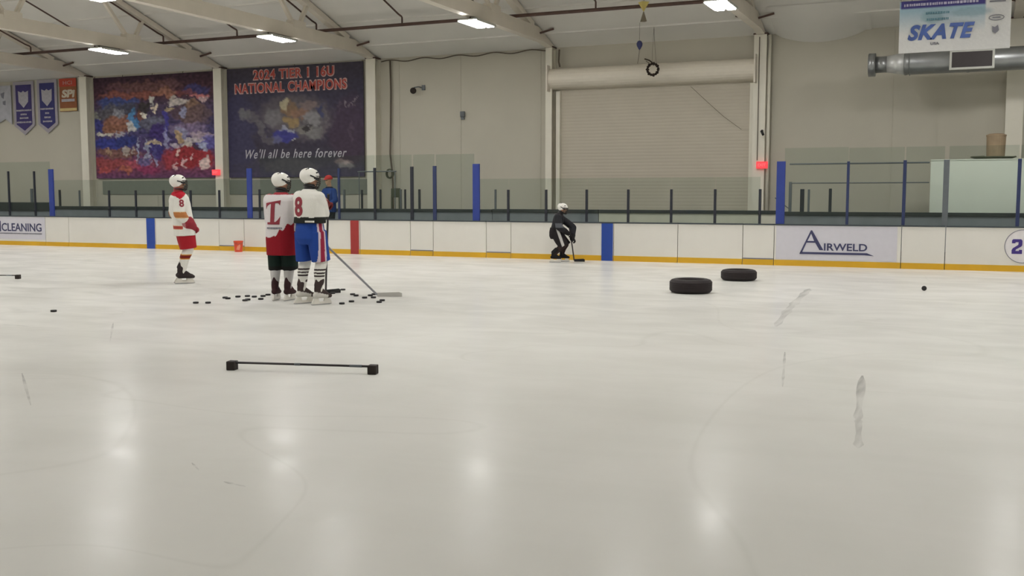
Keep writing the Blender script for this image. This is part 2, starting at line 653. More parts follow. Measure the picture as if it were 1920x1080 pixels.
# roller door -----------------------------------------------------------------
DX0, DX1 = -11.35, -5.62
t = thing('roller_door', 'closed cream roller shutter door with a round drum hood', 'roller door', (0, 0, 0))
bm = BM()
prof = []
zz = 0.32
while zz < 4.95:
    prof += [(29.1, zz), (29.097, zz + 0.02), (29.097, zz + 0.07), (29.1, zz + 0.09)]
    zz += 0.095
prism(bm, [(29.14, 0.3)] + prof + [(29.14, zz)], 'x', DX0, DX1)
obj('curtain', bm, M['door_paint'], t)
bm = BM()
hood = [(29.19, 4.78), (29.19, 5.42)]
for k in range(13):
    a = R(80 + k * 16)
    hood.append((28.95 + 0.30 * math.cos(a), 5.10 + 0.30 * math.sin(a)))
prism(bm, hood, 'x', DX0 - 0.2, DX1 + 0.1)
obj('hood', bm, mat('hood_paint', lin((226, 218, 202)), 0.5, var=0.02), t)
for x in (DX0 - 0.24, DX1 + 0.1):
    bm = BM()
    box(bm, x, x + 0.04, 28.62, 29.19, 4.72, 5.48)
    obj('end_bracket', bm, M['steel_white'], t)
for x in (DX0 - 0.06, DX1 - 0.06):
    bm = BM()
    box(bm, x, x + 0.12, 28.98, 29.19, 0.3, 4.74)
    obj('guide_track', bm, M['column'], t)
bm = BM()
tube(bm, [(-7.35, 29.02, 4.72), (-6.9, 29.02, 4.3), (-6.4, 29.02, 3.85), (-5.9, 29.02, 3.48)], 0.006, 5)
obj('pull_cord', bm, M['cable'], t)

# exit signs --------------------------------------------------------------------
def exit_sign(x, z, label):
    t = thing('exit_sign', label, 'exit sign', (x, 28.84, z), group='red exit signs')
    bm = BM()
    box(bm, -0.15, 0.15, -0.07, 0.02, -0.095, 0.095, 0.01)
    obj('housing', bm, M['exit_red'], t)
    lettering('lettering', 'EXIT', 0.14, M['exit_text'], t, (0, -0.076, 0), offset=0.004, width=0.22, depth=0.004)


exit_sign(-5.28, 2.49, 'glowing red exit sign on the column right of the roller door')
exit_sign(-24.0, 2.46, 'glowing red exit sign on the column between the two big banners')

# wall gear -----------------------------------------------------------------------
t = thing('security_camera', 'small dark wall camera on a short arm right of the champions banner', 'camera', (-16.0, 29.2, 5.06))
bm = BM()
box(bm, -0.06, 0.06, -0.03, -0.012, -0.08, 0.08)
tube(bm, [(0, -0.03, 0.0), (-0.1, -0.16, 0.02), (-0.24, -0.2, 0.0)], 0.018, 6)
obj('arm', bm, M['post_grey'], t)
bm = BM()
bmesh.ops.create_uvsphere(bm, u_segments=14, v_segments=10, radius=0.1, matrix=Matrix.Translation((-0.26, -0.22, -0.1)))
obj('dome', bm, M['bar_black'], t, True)
bm = BM()
box(bm, -14.68, -14.53, 29.12, 29.185, 4.1, 4.27, 0.01)
box(bm, -14.66, -14.55, 29.14, 29.185, 4.02, 4.1)
tag(obj('junction_box', bm, M['post_grey']), 'small grey junction box high on the bare cream wall', 'junction box')
bm = BM()
tube(bm, [(-5.3, 28.84, 3.42), (-5.3, 28.74, 3.4), (-5.24, 28.68, 3.3)], 0.035, 8)
tag(obj('wall_sensor', bm, M['black']), 'small black sensor on the column above the exit sign', 'sensor')
bm = BM()
pts = []
for i in range(60):
    u = i / 59
    pts.append((-17.5 + u * 5.85, 29.13, 5.97 + 0.035 * math.sin(u * 30) + 0.06 * (u - 0.5)))
tube(bm, pts, 0.018, 6)
tag(obj('cable', bm, M['cable']), 'wavy brown cable running along the top of the bare wall', 'cable')
t = thing('hanging_cable', 'dark cable hanging down beside the column with a coil at its end', 'cable', (-17.16, 29.1, 0))
bm = BM()
tube(bm, [(0, 0, 5.95), (0.02, 0, 5.0), (0, 0, 4.0), (-0.02, -0.02, 3.0), (0.05, -0.05, 2.55), (0.1, -0.08, 2.2), (0.12, -0.1, 1.5), (0.12, -0.1, 0.3)], 0.03, 6)
obj('cord', bm, M['cable'], t, True)
bm = BM()
for k in range(3):
    tube(bm, [(0.0 + 0.12 * math.cos(a * 0.52), -0.06 - 0.03 * k, 2.36 + 0.14 * math.sin(a * 0.52)) for a in range(12)], 0.025, 6, closed=True)
obj('coil', bm, M['hose'], t, True)
bm = BM()
tube(bm, [(-11.28, 28.9, 5.95), (-11.3, 28.9, 5.6), (-11.26, 28.9, 5.44)], 0.025, 6)
tag(obj('conduit', bm, M['cable']), 'short dark conduit from the roof to the roller door hood', 'conduit')

# ring, balloon and ornament hanging before the roller door
t = thing('hanging_wreath', 'dark ring wreath hanging in front of the roller door hood', 'wreath', (-8.25, 28.3, 5.16))
bm = BM()
n = 40
tube(bm, [(0.155 * math.cos(2 * math.pi * k / n), 0.01 * math.sin(k * 1.7), 0.155 * math.sin(2 * math.pi * k / n)) for k in range(n)], 0.04, 8, closed=True,
     rs=[0.036 + 0.014 * math.sin(k * 2.3) + 0.008 * math.sin(k * 5.1) for k in range(n)])
obj('ring', bm, mat('dark_brown_wreath', lin((44, 32, 24)), 0.9, var=0.3, scale=30), t)
bm = BM()
tube(bm, [(0.0, 0, 0.17), (-0.1, 0, 0.25), (-0.24, 0, 0.3)], 0.02, 6)
tube(bm, [(-0.1, 0, 0.17), (-0.2, 0, 0.24)], 0.008, 5)
obj('bow', bm, mat('dark_bow', lin((60, 46, 34)), 0.9), t)
bm = BM()
for s in (-0.02, 0.1):
    tube(bm, [(s, 0, 0.17 if s < 0 else 0.13), (s * 0.6, 0, 0.5), (0.02, 0, roof_z(28.3) - 5.16 - 0.03)], 0.004, 5)
obj('string', bm, M['cable'], t)
t = thing('balloon', 'small blue balloon drifting up against the roof above the roller door', 'balloon', (-8.55, 28.0, 5.8))
bm = BM()
lathe(bm, [(0.01, -0.13), (0.03, -0.1), (0.075, -0.02), (0.085, 0.04), (0.06, 0.1), (0.02, 0.125)], 14)
obj('bladder', bm, mat('blue_balloon', lin((58, 62, 110)), 0.4), t, True)
bm = BM()
tube(bm, [(0, 0, -0.12), (-0.02, 0, -0.3), (-0.05, 0.0, -0.5)], 0.006, 5)
tube(bm, [(0, 0, 0.12), (0.0, 0, roof_z(28.0) - 5.8 - 0.03)], 0.004, 5)
obj('string', bm, M['cable'], t)
t = thing('hanging_ornament', 'yellow and grey pointed ornament hanging from the brown pipe', 'ornament', (-7.87, 26.1, 6.36))
bm = BM()
lathe(bm, [(0.005, 0.0), (0.15, 0.24), (0.02, 0.26)], 4)
obj('upper_cone', bm, mat('yellow_card', lin((206, 188, 110)), 0.7), t)
bm = BM()
lathe(bm, [(0.09, -0.25), (0.012, 0.0)], 4)
obj('lower_cone', bm, mat('grey_card', lin((140, 130, 112)), 0.7), t)
bm = BM()
tube(bm, [(0, 0, 0.25), (0, 0.1, 0.4), (0, 0.0, roof_z(26.1) - 6.36 - 0.04)], 0.006, 5)
obj('string', bm, M['cable'], t)

# duct -------------------------------------------------------------------------------
t = thing('air_duct', 'round grey metal air duct with an end flange along the far wall', 'duct', (0, 27.5, 4.89))
def ring_prof(prof, name, m):
    bm = BM()
    seg = 28
    rings = [[bm.verts.new((x, r * math.cos(2 * math.pi * k / seg), r * math.sin(2 * math.pi * k / seg))) for k in range(seg)] for x, r in prof]
    for a, b in zip(rings, rings[1:]):
        for k in range(seg):
            bm.faces.new((a[k], a[(k + 1) % seg], b[(k + 1) % seg], b[k]))
    bm.faces.new(rings[0])
    bm.faces.new(list(reversed(rings[-1])))
    return obj(name, bm, m, t, True)
ring_prof([(-2.46, 0.285), (-2.30, 0.285)], 'end_flange', M['galv'])
ring_prof([(-2.31, 0.2), (-2.02, 0.2)], 'inlet_collar', M['galv'])
ring_prof([(-2.03, 0.2), (-1.62, 0.275)], 'taper', mat('bright_duct_metal', lin((205, 206, 204)), 0.4, metal=0.4))
prof = []
x = -1.63
while x < 19.5:
    prof += [(x, 0.278), (x + 0.02, 0.29), (x + 0.06, 0.29), (x + 0.08, 0.278)]
    x += 1.4
ring_prof(prof, 'tube', M['galv'])
g = obj('grille_frame', (lambda b: (box(b, -0.6, 0.38, -0.33, -0.2, -0.24, 0.2), b)[1])(BM()), M['frame_white'], t)
bm = BM()
box(bm, -0.55, 0.33, -0.335, -0.3, -0.19, 0.17)
obj('grille', bm, M['duct_dark'], g)
for x in (-1.5, 1.5, 5, 9):
    bm = BM()
    tube(bm, [(x, 0, 0.28), (x, 0, roof_z(27.5) - 4.89 - 0.03)], 0.012, 6)
    tube(bm, [(x, 0.295 * math.cos(k * 0.3), 0.295 * math.sin(k * 0.3)) for k in range(21)], 0.012, 6, closed=True)
    obj('hanger', bm, M['galv'], t)

# ------------------------------------------------------------------ printed banners
def print_mesh(name, w, h, nx, nz_, fn, parent, y=0.0, thick=0.012, wave=0.0):
    """a hanging sheet (x 0..w, z 0..-h) with a printed colour pattern fn(u, v) (v down)"""
    bm = BM()
    lay = bm.verts.layers.float_color.new('pattern')
    G = []
    for j in range(nz_ + 1):
        row = []
        for i in range(nx + 1):
            u, v = i / nx, j / nz_
            yy = y + wave * (math.sin(u * 9 + v * 2) * 0.6 + math.sin(u * 4.1 - v * 3)) * (0.3 + v)
            vt = bm.verts.new((u * w, yy, -v * h))
            vt[lay] = (*fn(u, v), 1)
            row.append(vt)
        G.append(row)
    for j in range(nz_):
        for i in range(nx):
            bm.faces.new((G[j][i], G[j + 1][i], G[j + 1][i + 1], G[j][i + 1]))
    r = bmesh.ops.extrude_face_region(bm, geom=bm.faces[:])
    for e in r['geom']:
        if isinstance(e, bmesh.types.BMVert):
            e.co.y += thick
    return obj(name, bm, M['print'], parent, smooth=False)


def blobs_fn(bg, blobs, nscale=7.0, namp=0.05, seed=0.0, grain=0.14):
    cols = [(u, v, su, sv, lin(c), k) for (u, v, su, sv, c, k) in blobs]

    def fn(u, v):
        base = bg(u, v)
        n1 = noise.noise(Vector((u * nscale + seed, v * nscale, 1.3))) + 0.8 * noise.noise(Vector((u * nscale * 2.7 + seed, v * nscale * 2.7, 4.3))) + 0.5 * noise.noise(Vector((u * nscale * 6 + seed, v * nscale * 6, 9.3)))
        n2 = noise.noise(Vector((u * nscale, v * nscale + seed, 7.7))) + 0.8 * noise.noise(Vector((u * nscale * 2.7, v * nscale * 2.7 + seed, 2.7))) + 0.5 * noise.noise(Vector((u * nscale * 6, v * nscale * 6 + seed, 5.7)))
        uu, vv = u + n1 * namp, v + n2 * namp
        c = Vector(base)
        for (bu, bv, su, sv, bc, k) in cols:
            d = ((uu - bu) / su) ** 2 + ((vv - bv) / sv) ** 2
            if d < 1.6:
                a = k * min(1.0, max(0.0, (1.35 - d) * 1.5))
                c = c.lerp(Vector(bc), a)
        gr = 1 + grain * 2 * noise.noise(Vector((u * 42 + seed, v * 42, 3.1)))
        return tuple(max(0, min(1, x * gr)) for x in c)
    return fn


def grad(stops):
    st = [(p, Vector(lin(c))) for p, c in stops]

    def f(u, v):
        for (p0, c0), (p1, c1) in zip(st, st[1:]):
            if v <= p1:
                return tuple(c0.lerp(c1, max(0, min(1, (v - p0) / (p1 - p0)))))
        return tuple(st[-1][1])
    return f


# left collage banner: x -29.86..-24.3, z 2.28..5.98
W, H = 5.55, 3.68
tA = thing('collage_banner', 'large purple and red collage banner of hockey scenes on the far wall', 'banner', (-29.83, 29.12, 5.97))
bgA = grad([(0, (66, 46, 58)), (0.2, (84, 56, 66)), (0.3, (80, 66, 90)), (0.55, (74, 68, 110)), (0.72, (84, 66, 110)), (0.86, (130, 66, 86)), (1.0, (104, 66, 100))])
blA = [
    (0.42, 0.10, 0.28, 0.05, (116, 82, 80), .8), (0.20, 0.12, 0.10, 0.04, (104, 72, 80), .7), (0.68, 0.08, 0.07, 0.05, (112, 80, 84), .7),
    (0.36, 0.185, 0.3, 0.035, (150, 92, 80), .8), (0.62, 0.17, 0.1, 0.04, (170, 120, 100), .7), (0.85, 0.16, 0.1, 0.05, (70, 70, 120), .8), (0.78, 0.19, 0.1, 0.03, (140, 82, 80), .7),
    (0.2, 0.26, 0.17, 0.05, (70, 84, 140), .9), (0.14, 0.34, 0.12, 0.08, (92, 90, 96), .9), (0.28, 0.33, 0.08, 0.07, (78, 78, 92), .9), (0.2, 0.36, 0.045, 0.05, (150, 150, 160), .9),
    (0.19, 0.47, 0.13, 0.1, (140, 96, 78), 1), (0.22, 0.43, 0.09, 0.05, (150, 104, 90), .9), (0.33, 0.42, 0.035, 0.1, (84, 140, 190), .9), (0.31, 0.5, 0.02, 0.05, (200, 196, 190), .9),
    (0.03, 0.46, 0.04, 0.07, (64, 66, 130), .9), (0.02, 0.37, 0.02, 0.03, (140, 140, 130), .8), (0.07, 0.55, 0.075, 0.022, (206, 200, 190), 1), (0.22, 0.575, 0.06, 0.025, (170, 168, 180), .9),
    (0.15, 0.655, 0.2, 0.06, (58, 64, 138), 1), (0.27, 0.64, 0.1, 0.06, (52, 60, 120), .9), (0.2, 0.75, 0.22, 0.035, (126, 90, 80), .9), (0.27, 0.73, 0.02, 0.04, (190, 180, 170), .7), (0.33, 0.73, 0.015, 0.03, (180, 168, 160), .7), (0.12, 0.74, 0.02, 0.03, (190, 160, 130), .6),
    (0.14, 0.84, 0.18, 0.05, (156, 76, 74), .8), (0.35, 0.86, 0.1, 0.05, (176, 84, 100), .8), (0.25, 0.92, 0.06, 0.03, (190, 110, 80), .7), (0.08, 0.91, 0.05, 0.03, (190, 90, 80), .7), (0.45, 0.92, 0.08, 0.05, (150, 56, 96), .7),
    (0.43, 0.33, 0.05, 0.08, (62, 56, 56), .9), (0.41, 0.41, 0.035, 0.06, (128, 84, 70), .9), (0.49, 0.24, 0.022, 0.05, (200, 198, 190), .9), (0.44, 0.4, 0.02, 0.045, (226, 220, 206), 1), (0.52, 0.34, 0.02, 0.04, (226, 210, 190), 1),
    (0.46, 0.49, 0.11, 0.05, (98, 98, 116), 1), (0.53, 0.44, 0.06, 0.04, (110, 110, 130), .9), (0.55, 0.55, 0.07, 0.08, (66, 50, 110), 1), (0.62, 0.45, 0.03, 0.12, (72, 66, 150), .9), (0.61, 0.62, 0.02, 0.12, (170, 170, 206), .6),
    (0.38, 0.72, 0.012, 0.12, (170, 176, 200), .8), (0.45, 0.72, 0.012, 0.12, (170, 176, 200), .7), (0.42, 0.84, 0.025, 0.05, (90, 100, 150), .8), (0.5, 0.78, 0.018, 0.1, (176, 176, 210), .8), (0.52, 0.72, 0.06, 0.1, (60, 54, 120), .9), (0.51, 0.655, 0.06, 0.02, (196, 178, 150), .9),
    (0.72, 0.265, 0.11, 0.03, (206, 196, 190), .9), (0.66, 0.23, 0.03, 0.03, (200, 190, 180), .8), (0.9, 0.22, 0.07, 0.02, (206, 130, 130), .9), (0.93, 0.25, 0.02, 0.03, (220, 190, 190), .8),
    (0.75, 0.36, 0.1, 0.07, (92, 72, 84), .9), (0.85, 0.4, 0.12, 0.1, (120, 96, 92), .8), (0.64, 0.33, 0.03, 0.03, (196, 176, 140), .9), (0.77, 0.37, 0.03, 0.045, (150, 150, 180), 1), (0.83, 0.3, 0.06, 0.04, (140, 110, 90), .8), (0.94, 0.42, 0.04, 0.08, (96, 80, 90), .8),
    (0.8, 0.53, 0.14, 0.06, (138, 120, 150), .8), (0.9, 0.6, 0.09, 0.035, (190, 170, 180), .8), (0.74, 0.57, 0.05, 0.06, (160, 160, 190), .8), (0.95, 0.66, 0.08, 0.07, (104, 100, 170), .8), (0.82, 0.64, 0.1, 0.02, (200, 190, 190), .8),
    (0.71, 0.61, 0.03, 0.05, (176, 150, 120), 1), (0.78, 0.8, 0.2, 0.11, (152, 50, 56), 1), (0.65, 0.83, 0.06, 0.1, (158, 62, 72), .9), (0.92, 0.82, 0.06, 0.1, (158, 54, 62), .9),
    (0.77, 0.68, 0.05, 0.035, (200, 190, 180), .9), (0.85, 0.7, 0.025, 0.035, (70, 56, 70), .9), (0.91, 0.7, 0.03, 0.04, (170, 176, 200), .9), (0.68, 0.69, 0.03, 0.03, (190, 180, 190), .8),
    (0.71, 0.76, 0.018, 0.02, (230, 200, 190), .9), (0.92, 0.86, 0.035, 0.07, (226, 206, 200), .9), (0.75, 0.86, 0.014, 0.05, (226, 190, 190), .8), (0.69, 0.89, 0.012, 0.05, (226, 190, 190), .8), (0.81, 0.82, 0.015, 0.02, (230, 200, 200), .8),
]
print_mesh('vinyl_sheet', W, H, 190, 130, blobs_fn(bgA, blA, 9.0, 0.035, 2.0, 0.34), tA)
bm = BM()
for x in (0.05, 1.4, 2.8, 4.2, 5.5):
    tube(bm, [(x, 0.006, -0.02), (x, 0.03, 0.06)], 0.012, 5)
obj('grommet_tie', bm, M['cable'], tA)

# right banner: x -23.72..-18.2, z 2.3..6.0
W2, H2 = 5.5, 3.72
tB = thing('champions_banner', 'large dark purple national champions banner with red lettering on the far wall', 'banner', (-23.68, 29.12, 6.0))
bgB = grad([(0, (72, 66, 76)), (0.2, (66, 62, 78)), (0.45, (72, 66, 86)), (0.7, (66, 60, 76)), (0.85, (74, 70, 82)), (1.0, (80, 74, 98))])
blB = [
    (0.08, 0.6, 0.12, 0.4, (68, 66, 96), .7), (0.9, 0.6, 0.14, 0.3, (76, 60, 78), .7), (0.5, 0.42, 0.24, 0.16, (98, 92, 98), .9), (0.55, 0.5, 0.22, 0.18, (110, 104, 108), .7),
    (0.36, 0.47, 0.06, 0.09, (128, 124, 128), .8), (0.47, 0.38, 0.06, 0.06, (140, 112, 84), .8), (0.44, 0.33, 0.03, 0.05, (190, 180, 150), .8), (0.56, 0.42, 0.06, 0.05, (150, 116, 96), .8), (0.62, 0.36, 0.06, 0.05, (136, 118, 116), .8),
    (0.48, 0.5, 0.05, 0.05, (168, 142, 96), .8), (0.63, 0.48, 0.05, 0.06, (150, 148, 150), .8), (0.7, 0.42, 0.02, 0.07, (70, 74, 110), .9), (0.58, 0.58, 0.06, 0.05, (140, 136, 130), .8), (0.66, 0.6, 0.06, 0.05, (136, 134, 134), .8), (0.6, 0.56, 0.015, 0.05, (50, 44, 50), .9),
    (0.43, 0.635, 0.1, 0.045, (66, 66, 140), .95), (0.35, 0.66, 0.04, 0.03, (110, 112, 150), .7), (0.46, 0.585, 0.05, 0.014, (170, 172, 190), .8), (0.5, 0.68, 0.018, 0.014, (200, 200, 200), .8),
    (0.13, 0.41, 0.045, 0.045, (122, 120, 122), .8), (0.2, 0.45, 0.05, 0.05, (110, 106, 110), .7), (0.25, 0.54, 0.035, 0.08, (116, 112, 116), .7), (0.3, 0.64, 0.03, 0.06, (104, 100, 106), .7), (0.74, 0.5, 0.012, 0.12, (120, 112, 120), .6), (0.72, 0.6, 0.03, 0.05, (112, 104, 108), .6),
    (0.87, 0.36, 0.006, 0.03, (150, 140, 150), .7), (0.91, 0.36, 0.008, 0.025, (150, 140, 150), .6), (0.945, 0.34, 0.006, 0.035, (150, 140, 150), .7), (0.82, 0.38, 0.01, 0.06, (96, 84, 100), .6), (0.92, 0.62, 0.015, 0.1, (96, 82, 98), .6),
    (0.48, 0.9, 0.2, 0.06, (96, 92, 98), .7), (0.85, 0.87, 0.07, 0.03, (160, 140, 140), .7), (0.86, 0.91, 0.07, 0.03, (170, 164, 164), .6), (0.88, 0.89, 0.02, 0.02, (200, 180, 176), .7), (0.12, 0.93, 0.12, 0.05, (70, 66, 84), .7),
]
print_mesh('vinyl_sheet', W2, H2, 130, 90, blobs_fn(bgB, blB, 8.0, 0.035, 11.0, 0.14), tB)
m_out = mat('pale_pink_outline_ink', lin((196, 158, 150)), 0.6, var=0.03)
m_red = mat('faded_red_ink', lin((176, 72, 62)), 0.6, var=0.06)
m_scr = mat('silver_script_ink', lin((186, 184, 190)), 0.6, var=0.05)
for body, cx, cz, wd, ht in (('2024 TIER 1 16U', 2.75, -0.25, 3.22, 0.3), ('NATIONAL CHAMPIONS', 2.6, -0.69, 4.5, 0.3)):
    lettering('lettering_outline', body, 0.6, m_out, tB, (cx, -0.006, cz), offset=0.037, width=wd + 0.08, height=ht + 0.08, depth=0.005, space=1.12)
    lettering('lettering', body, 0.6, m_red, tB, (cx, -0.011, cz), offset=0.012, width=wd, height=ht, depth=0.005, space=1.12)
lettering('script_lettering', "We'll all be here forever", 0.4, m_scr, tB, (2.78, -0.008, -2.92), offset=0.003, shear=0.35, width=4.1, height=0.32, depth=0.005, space=1.15)
bm = BM()
for x in (0.05, 1.4, 2.8, 4.2, 5.45):
    tube(bm, [(x, 0.006, -0.02), (x, 0.03, 0.03)], 0.012, 5)
obj('grommet_tie', bm, M['cable'], tB)

def dashes(bm, x0, x1, z, h, y0, y1):
    """a line of print too small to read: short irregular strokes"""
    x = x0
    while x < x1 - 0.015:
        w_ = min(x1 - x, h * random.uniform(0.4, 1.0))
        box(bm, x, x + w_, y0, y1, z - h / 2 * random.uniform(0.75, 1.0), z + h / 2 * random.uniform(0.75, 1.0))
        x += w_ + h * random.uniform(0.12, 0.35)


# pennants on the far left -----------------------------------------------------
m_pur = mat('purple_pennant_cloth', lin((66, 58, 110)), 0.8, var=0.06)
m_pb = mat('grey_white_pennant_border', lin((166, 160, 168)), 0.8, var=0.05)
m_silver = mat('silver_print', lin((176, 172, 178)), 0.7, var=0.1, scale=12)
def pennant(x, w, z0, z1, ztip, label, rows, shade):
    t = thing('pennant', label, 'pennant', (x, 29.12, z0), group='purple pennants')
    def outline(g):
        return [(g, -g), (w - g, -g), (w - g, z1 - z0 + g * 0.4), (w / 2, ztip - z0 + g * 1.3), (g, z1 - z0 + g * 0.4)]
    bm = BM()
    prism(bm, outline(0), 'y', 0.02, 0.032)
    obj('border', bm, m_pb, t)
    bm = BM()
    prism(bm, outline(0.13), 'y', 0.008, 0.02)
    obj('field', bm, shade, t)
    bm = BM()
    cz = -0.66
    prism(bm, [(w / 2 - 0.27, cz + 0.3), (w / 2 - 0.1, cz + 0.24), (w / 2, cz + 0.3), (w / 2 + 0.1, cz + 0.24), (w / 2 + 0.27, cz + 0.3), (w / 2 + 0.25, cz - 0.12), (w / 2, cz - 0.34), (w / 2 - 0.25, cz - 0.12)], 'y', 0.0, 0.008)
    obj('crest', bm, m_silver, t)
    for (dz, wd) in rows:
        bm = BM()
        dashes(bm, w / 2 - wd / 2, w / 2 + wd / 2, dz, 0.07, 0.0, 0.008)
        obj('print_line', bm, m_silver, t)


pennant(-33.98, 1.08, 6.02, 4.34, 3.98, 'purple pennant with grey border and shield crest, second from the left', [(-1.1, 0.78), (-1.25, 0.35), (-1.39, 0.45), (-1.55, 0.78)], m_pur)
pennant(-32.72, 1.02, 6.04, 4.36, 4.02, 'navy pennant with grey border and shield crest, beside the orange banner', [(-1.1, 0.7), (-1.26, 0.22), (-1.42, 0.32), (-1.57, 0.48)], mat('navy_pennant_cloth', lin((58, 58, 112)), 0.8, var=0.06))
t = thing('pennant', 'pale grey swallow-tailed pennant at the left end of the pennant row', 'pennant', (-35.4, 29.12, 5.9), group='purple pennants')
bm = BM()
prism(bm, [(0, 0), (1.3, 0), (1.3, -1.5), (0.95, -1.28), (0.3, -1.55), (0, -1.4)], 'y', 0.01, 0.022)
obj('field', bm, mat('pale_pennant_cloth', lin((176, 176, 182)), 0.8, var=0.1, scale=4), t)
bm = BM()
prism(bm, [(0.75, -0.3), (0.95, -0.25), (0.9, -0.5), (0.8, -0.45)], 'y', 0.0, 0.01)
prism(bm, [(0.85, -0.6), (1.0, -0.58), (0.98, -0.75), (0.86, -0.72)], 'y', 0.0, 0.01)
obj('print_mark', bm, M['grey_ink'], t)
t = thing('sponsor_banner', 'small orange and brown banner with blocky white print beside the pennants', 'banner', (-31.56, 29.12, 6.03))
bm = BM()
box(bm, 0, 0.86, 0.012, 0.024, -1.22, 0)
obj('field', bm, mat('brown_banner_cloth', lin((142, 88, 56)), 0.8, var=0.08), t)
bm = BM()
box(bm, 0, 0.86, 0.006, 0.012, -0.3, 0)
obj('red_band', bm, mat('orange_red_band', lin((184, 74, 56)), 0.8), t)
lettering('lettering', 'HCI', 0.2, m_out, t, (0.43, 0.002, -0.16), width=0.45, height=0.14, depth=0.004)
lettering('lettering', 'SPi', 0.4, mat('cream_print', lin((206, 196, 176)), 0.7), t, (0.45, 0.006, -0.56), offset=0.02, shear=0.15, width=0.68, height=0.3, depth=0.006)
bm = BM()
box(bm, 0.1, 0.76, 0.008, 0.012, -0.86, -0.76)
obj('print_line', bm, m_silver, t)
bm = BM()
box(bm, 0.0, 0.86, 0.006, 0.012, -1.2, -1.1)
obj('yellow_band', bm, mat('pale_yellow_band', lin((206, 186, 130)), 0.8), t)

# SKATE banner -----------------------------------------------------------------
t = thing('skate_banner', 'white and blue banner reading SKATE hanging above the ice at right', 'banner', (-1.42, 22.0, 5.44))
def bgS(u, v):
    if v < 0.16 and u < 0.78 and u > 0.01:
        return lin((78, 74, 140))
    c0 = Vector(lin((164, 192, 206)))
    c1 = Vector(lin((226, 226, 224)))
    a = min(1, max(0, (v - 0.2) / 0.45))
    if u > 0.77:
        a = 1
    return tuple(c0.lerp(c1, a))
print_mesh('sheet', 1.98, 1.0, 60, 30, blobs_fn(bgS, [(0.3, 0.33, 0.1, 0.12, (140, 176, 186), .6), (0.65, 0.28, 0.18, 0.08, (140, 168, 180), .6)], 6, 0.02, 5, 0.03), t, wave=0.012)
m_sk = mat('blue_gradient_ink', lin((74, 100, 168)), 0.5, var=0.2, scale=3)
lettering('lettering', 'SKATE', 0.4, m_sk, t, (0.76, -0.03, -0.62), offset=0.018, shear=0.3, width=1.2, height=0.3, depth=0.008, space=1.1)
lettering('lettering', 'USA', 0.1, M['grey_ink'], t, (0.66, -0.04, -0.845), offset=0.004, width=0.16, height=0.05, depth=0.006)
bm = BM()
for (u0, u1, z) in ((0.48, 0.9, -0.26), (0.5, 0.9, -0.38)):
    dashes(bm, u0, u1, z, 0.045, -0.035, -0.028)
obj('print_line', bm, mat('teal_ink', lin((90, 130, 146)), 0.5), t)
bm = BM()
dashes(bm, 0.08, 1.42, -0.085, 0.055, -0.035, -0.028)
obj('print_line', bm, mat('pale_lilac_ink', lin((190, 186, 210)), 0.5), t)
bm = BM()
tube(bm, [(1.73 + 0.13 * math.cos(a * 0.42), -0.035, -0.42 + 0.05 * math.sin(a * 0.42)) for a in range(15)], 0.008, 5, closed=True)
box(bm, 1.66, 1.8, -0.04, -0.03, -0.43, -0.41)
prism(bm, [(1.66, -0.58), (1.71, -0.6), (1.76, -0.56), (1.78, -0.66), (1.72, -0.72), (1.67, -0.68)], 'y', -0.045, -0.03)
box(bm, 1.6, 1.88, -0.035, -0.028, -0.13, -0.1)
obj('emblem', bm, M['grey_ink'], t)
bm = BM()
for x in (0.02, 1.96):
    tube(bm, [(x, 0.0, -0.02), (x, 0, roof_z(22.0) - 5.44 - 0.04)], 0.006, 5)
obj('hanging_line', bm, M['cable'], t)

# ------------------------------------------------------------------ dasher boards
BZ = 0.985
edges = [-33.6, -30.6, -27.94, -26.9, -23.24, -20.77, -19.83, -17.9, -15.78, -14.15, -13.44, -11.83, -11.11, -8.26, -6.6, -5.0, -4.26, -1.42, -0.5, 1.9, 4.3]
board_labels = [
    'white dasher board at the far left end with cleaning advert edge', 'dasher board at the far left carrying the cleaning company advert',
    'narrow plain dasher board just right of the cleaning advert', 'dasher board with the blue line stripe behind the red and white player',
    'white dasher board just right of the left blue stripe', 'narrow gate panel behind the orange bucket', 'dasher board hidden behind the two standing players',
    'dasher board with the dark red centre line stripe', 'plain dasher board right of the red centre stripe', 'narrow gate panel between the red stripe and the wide blue post',
    'dasher board below the wide blue post near centre', 'narrow gate panel left of the far skater in black', 'dasher board with the right blue stripe beside the far skater in black',
    'plain white dasher board just right of the right blue stripe', 'plain white dasher board behind the two black tyres', 'narrow gate panel left of the lilac advert',
    'dasher board carrying the lilac advert with a large letter A', 'narrow plain dasher board right of the lilac advert', 'dasher board with the round purple number emblem at right', 'white dasher board at the far right end']
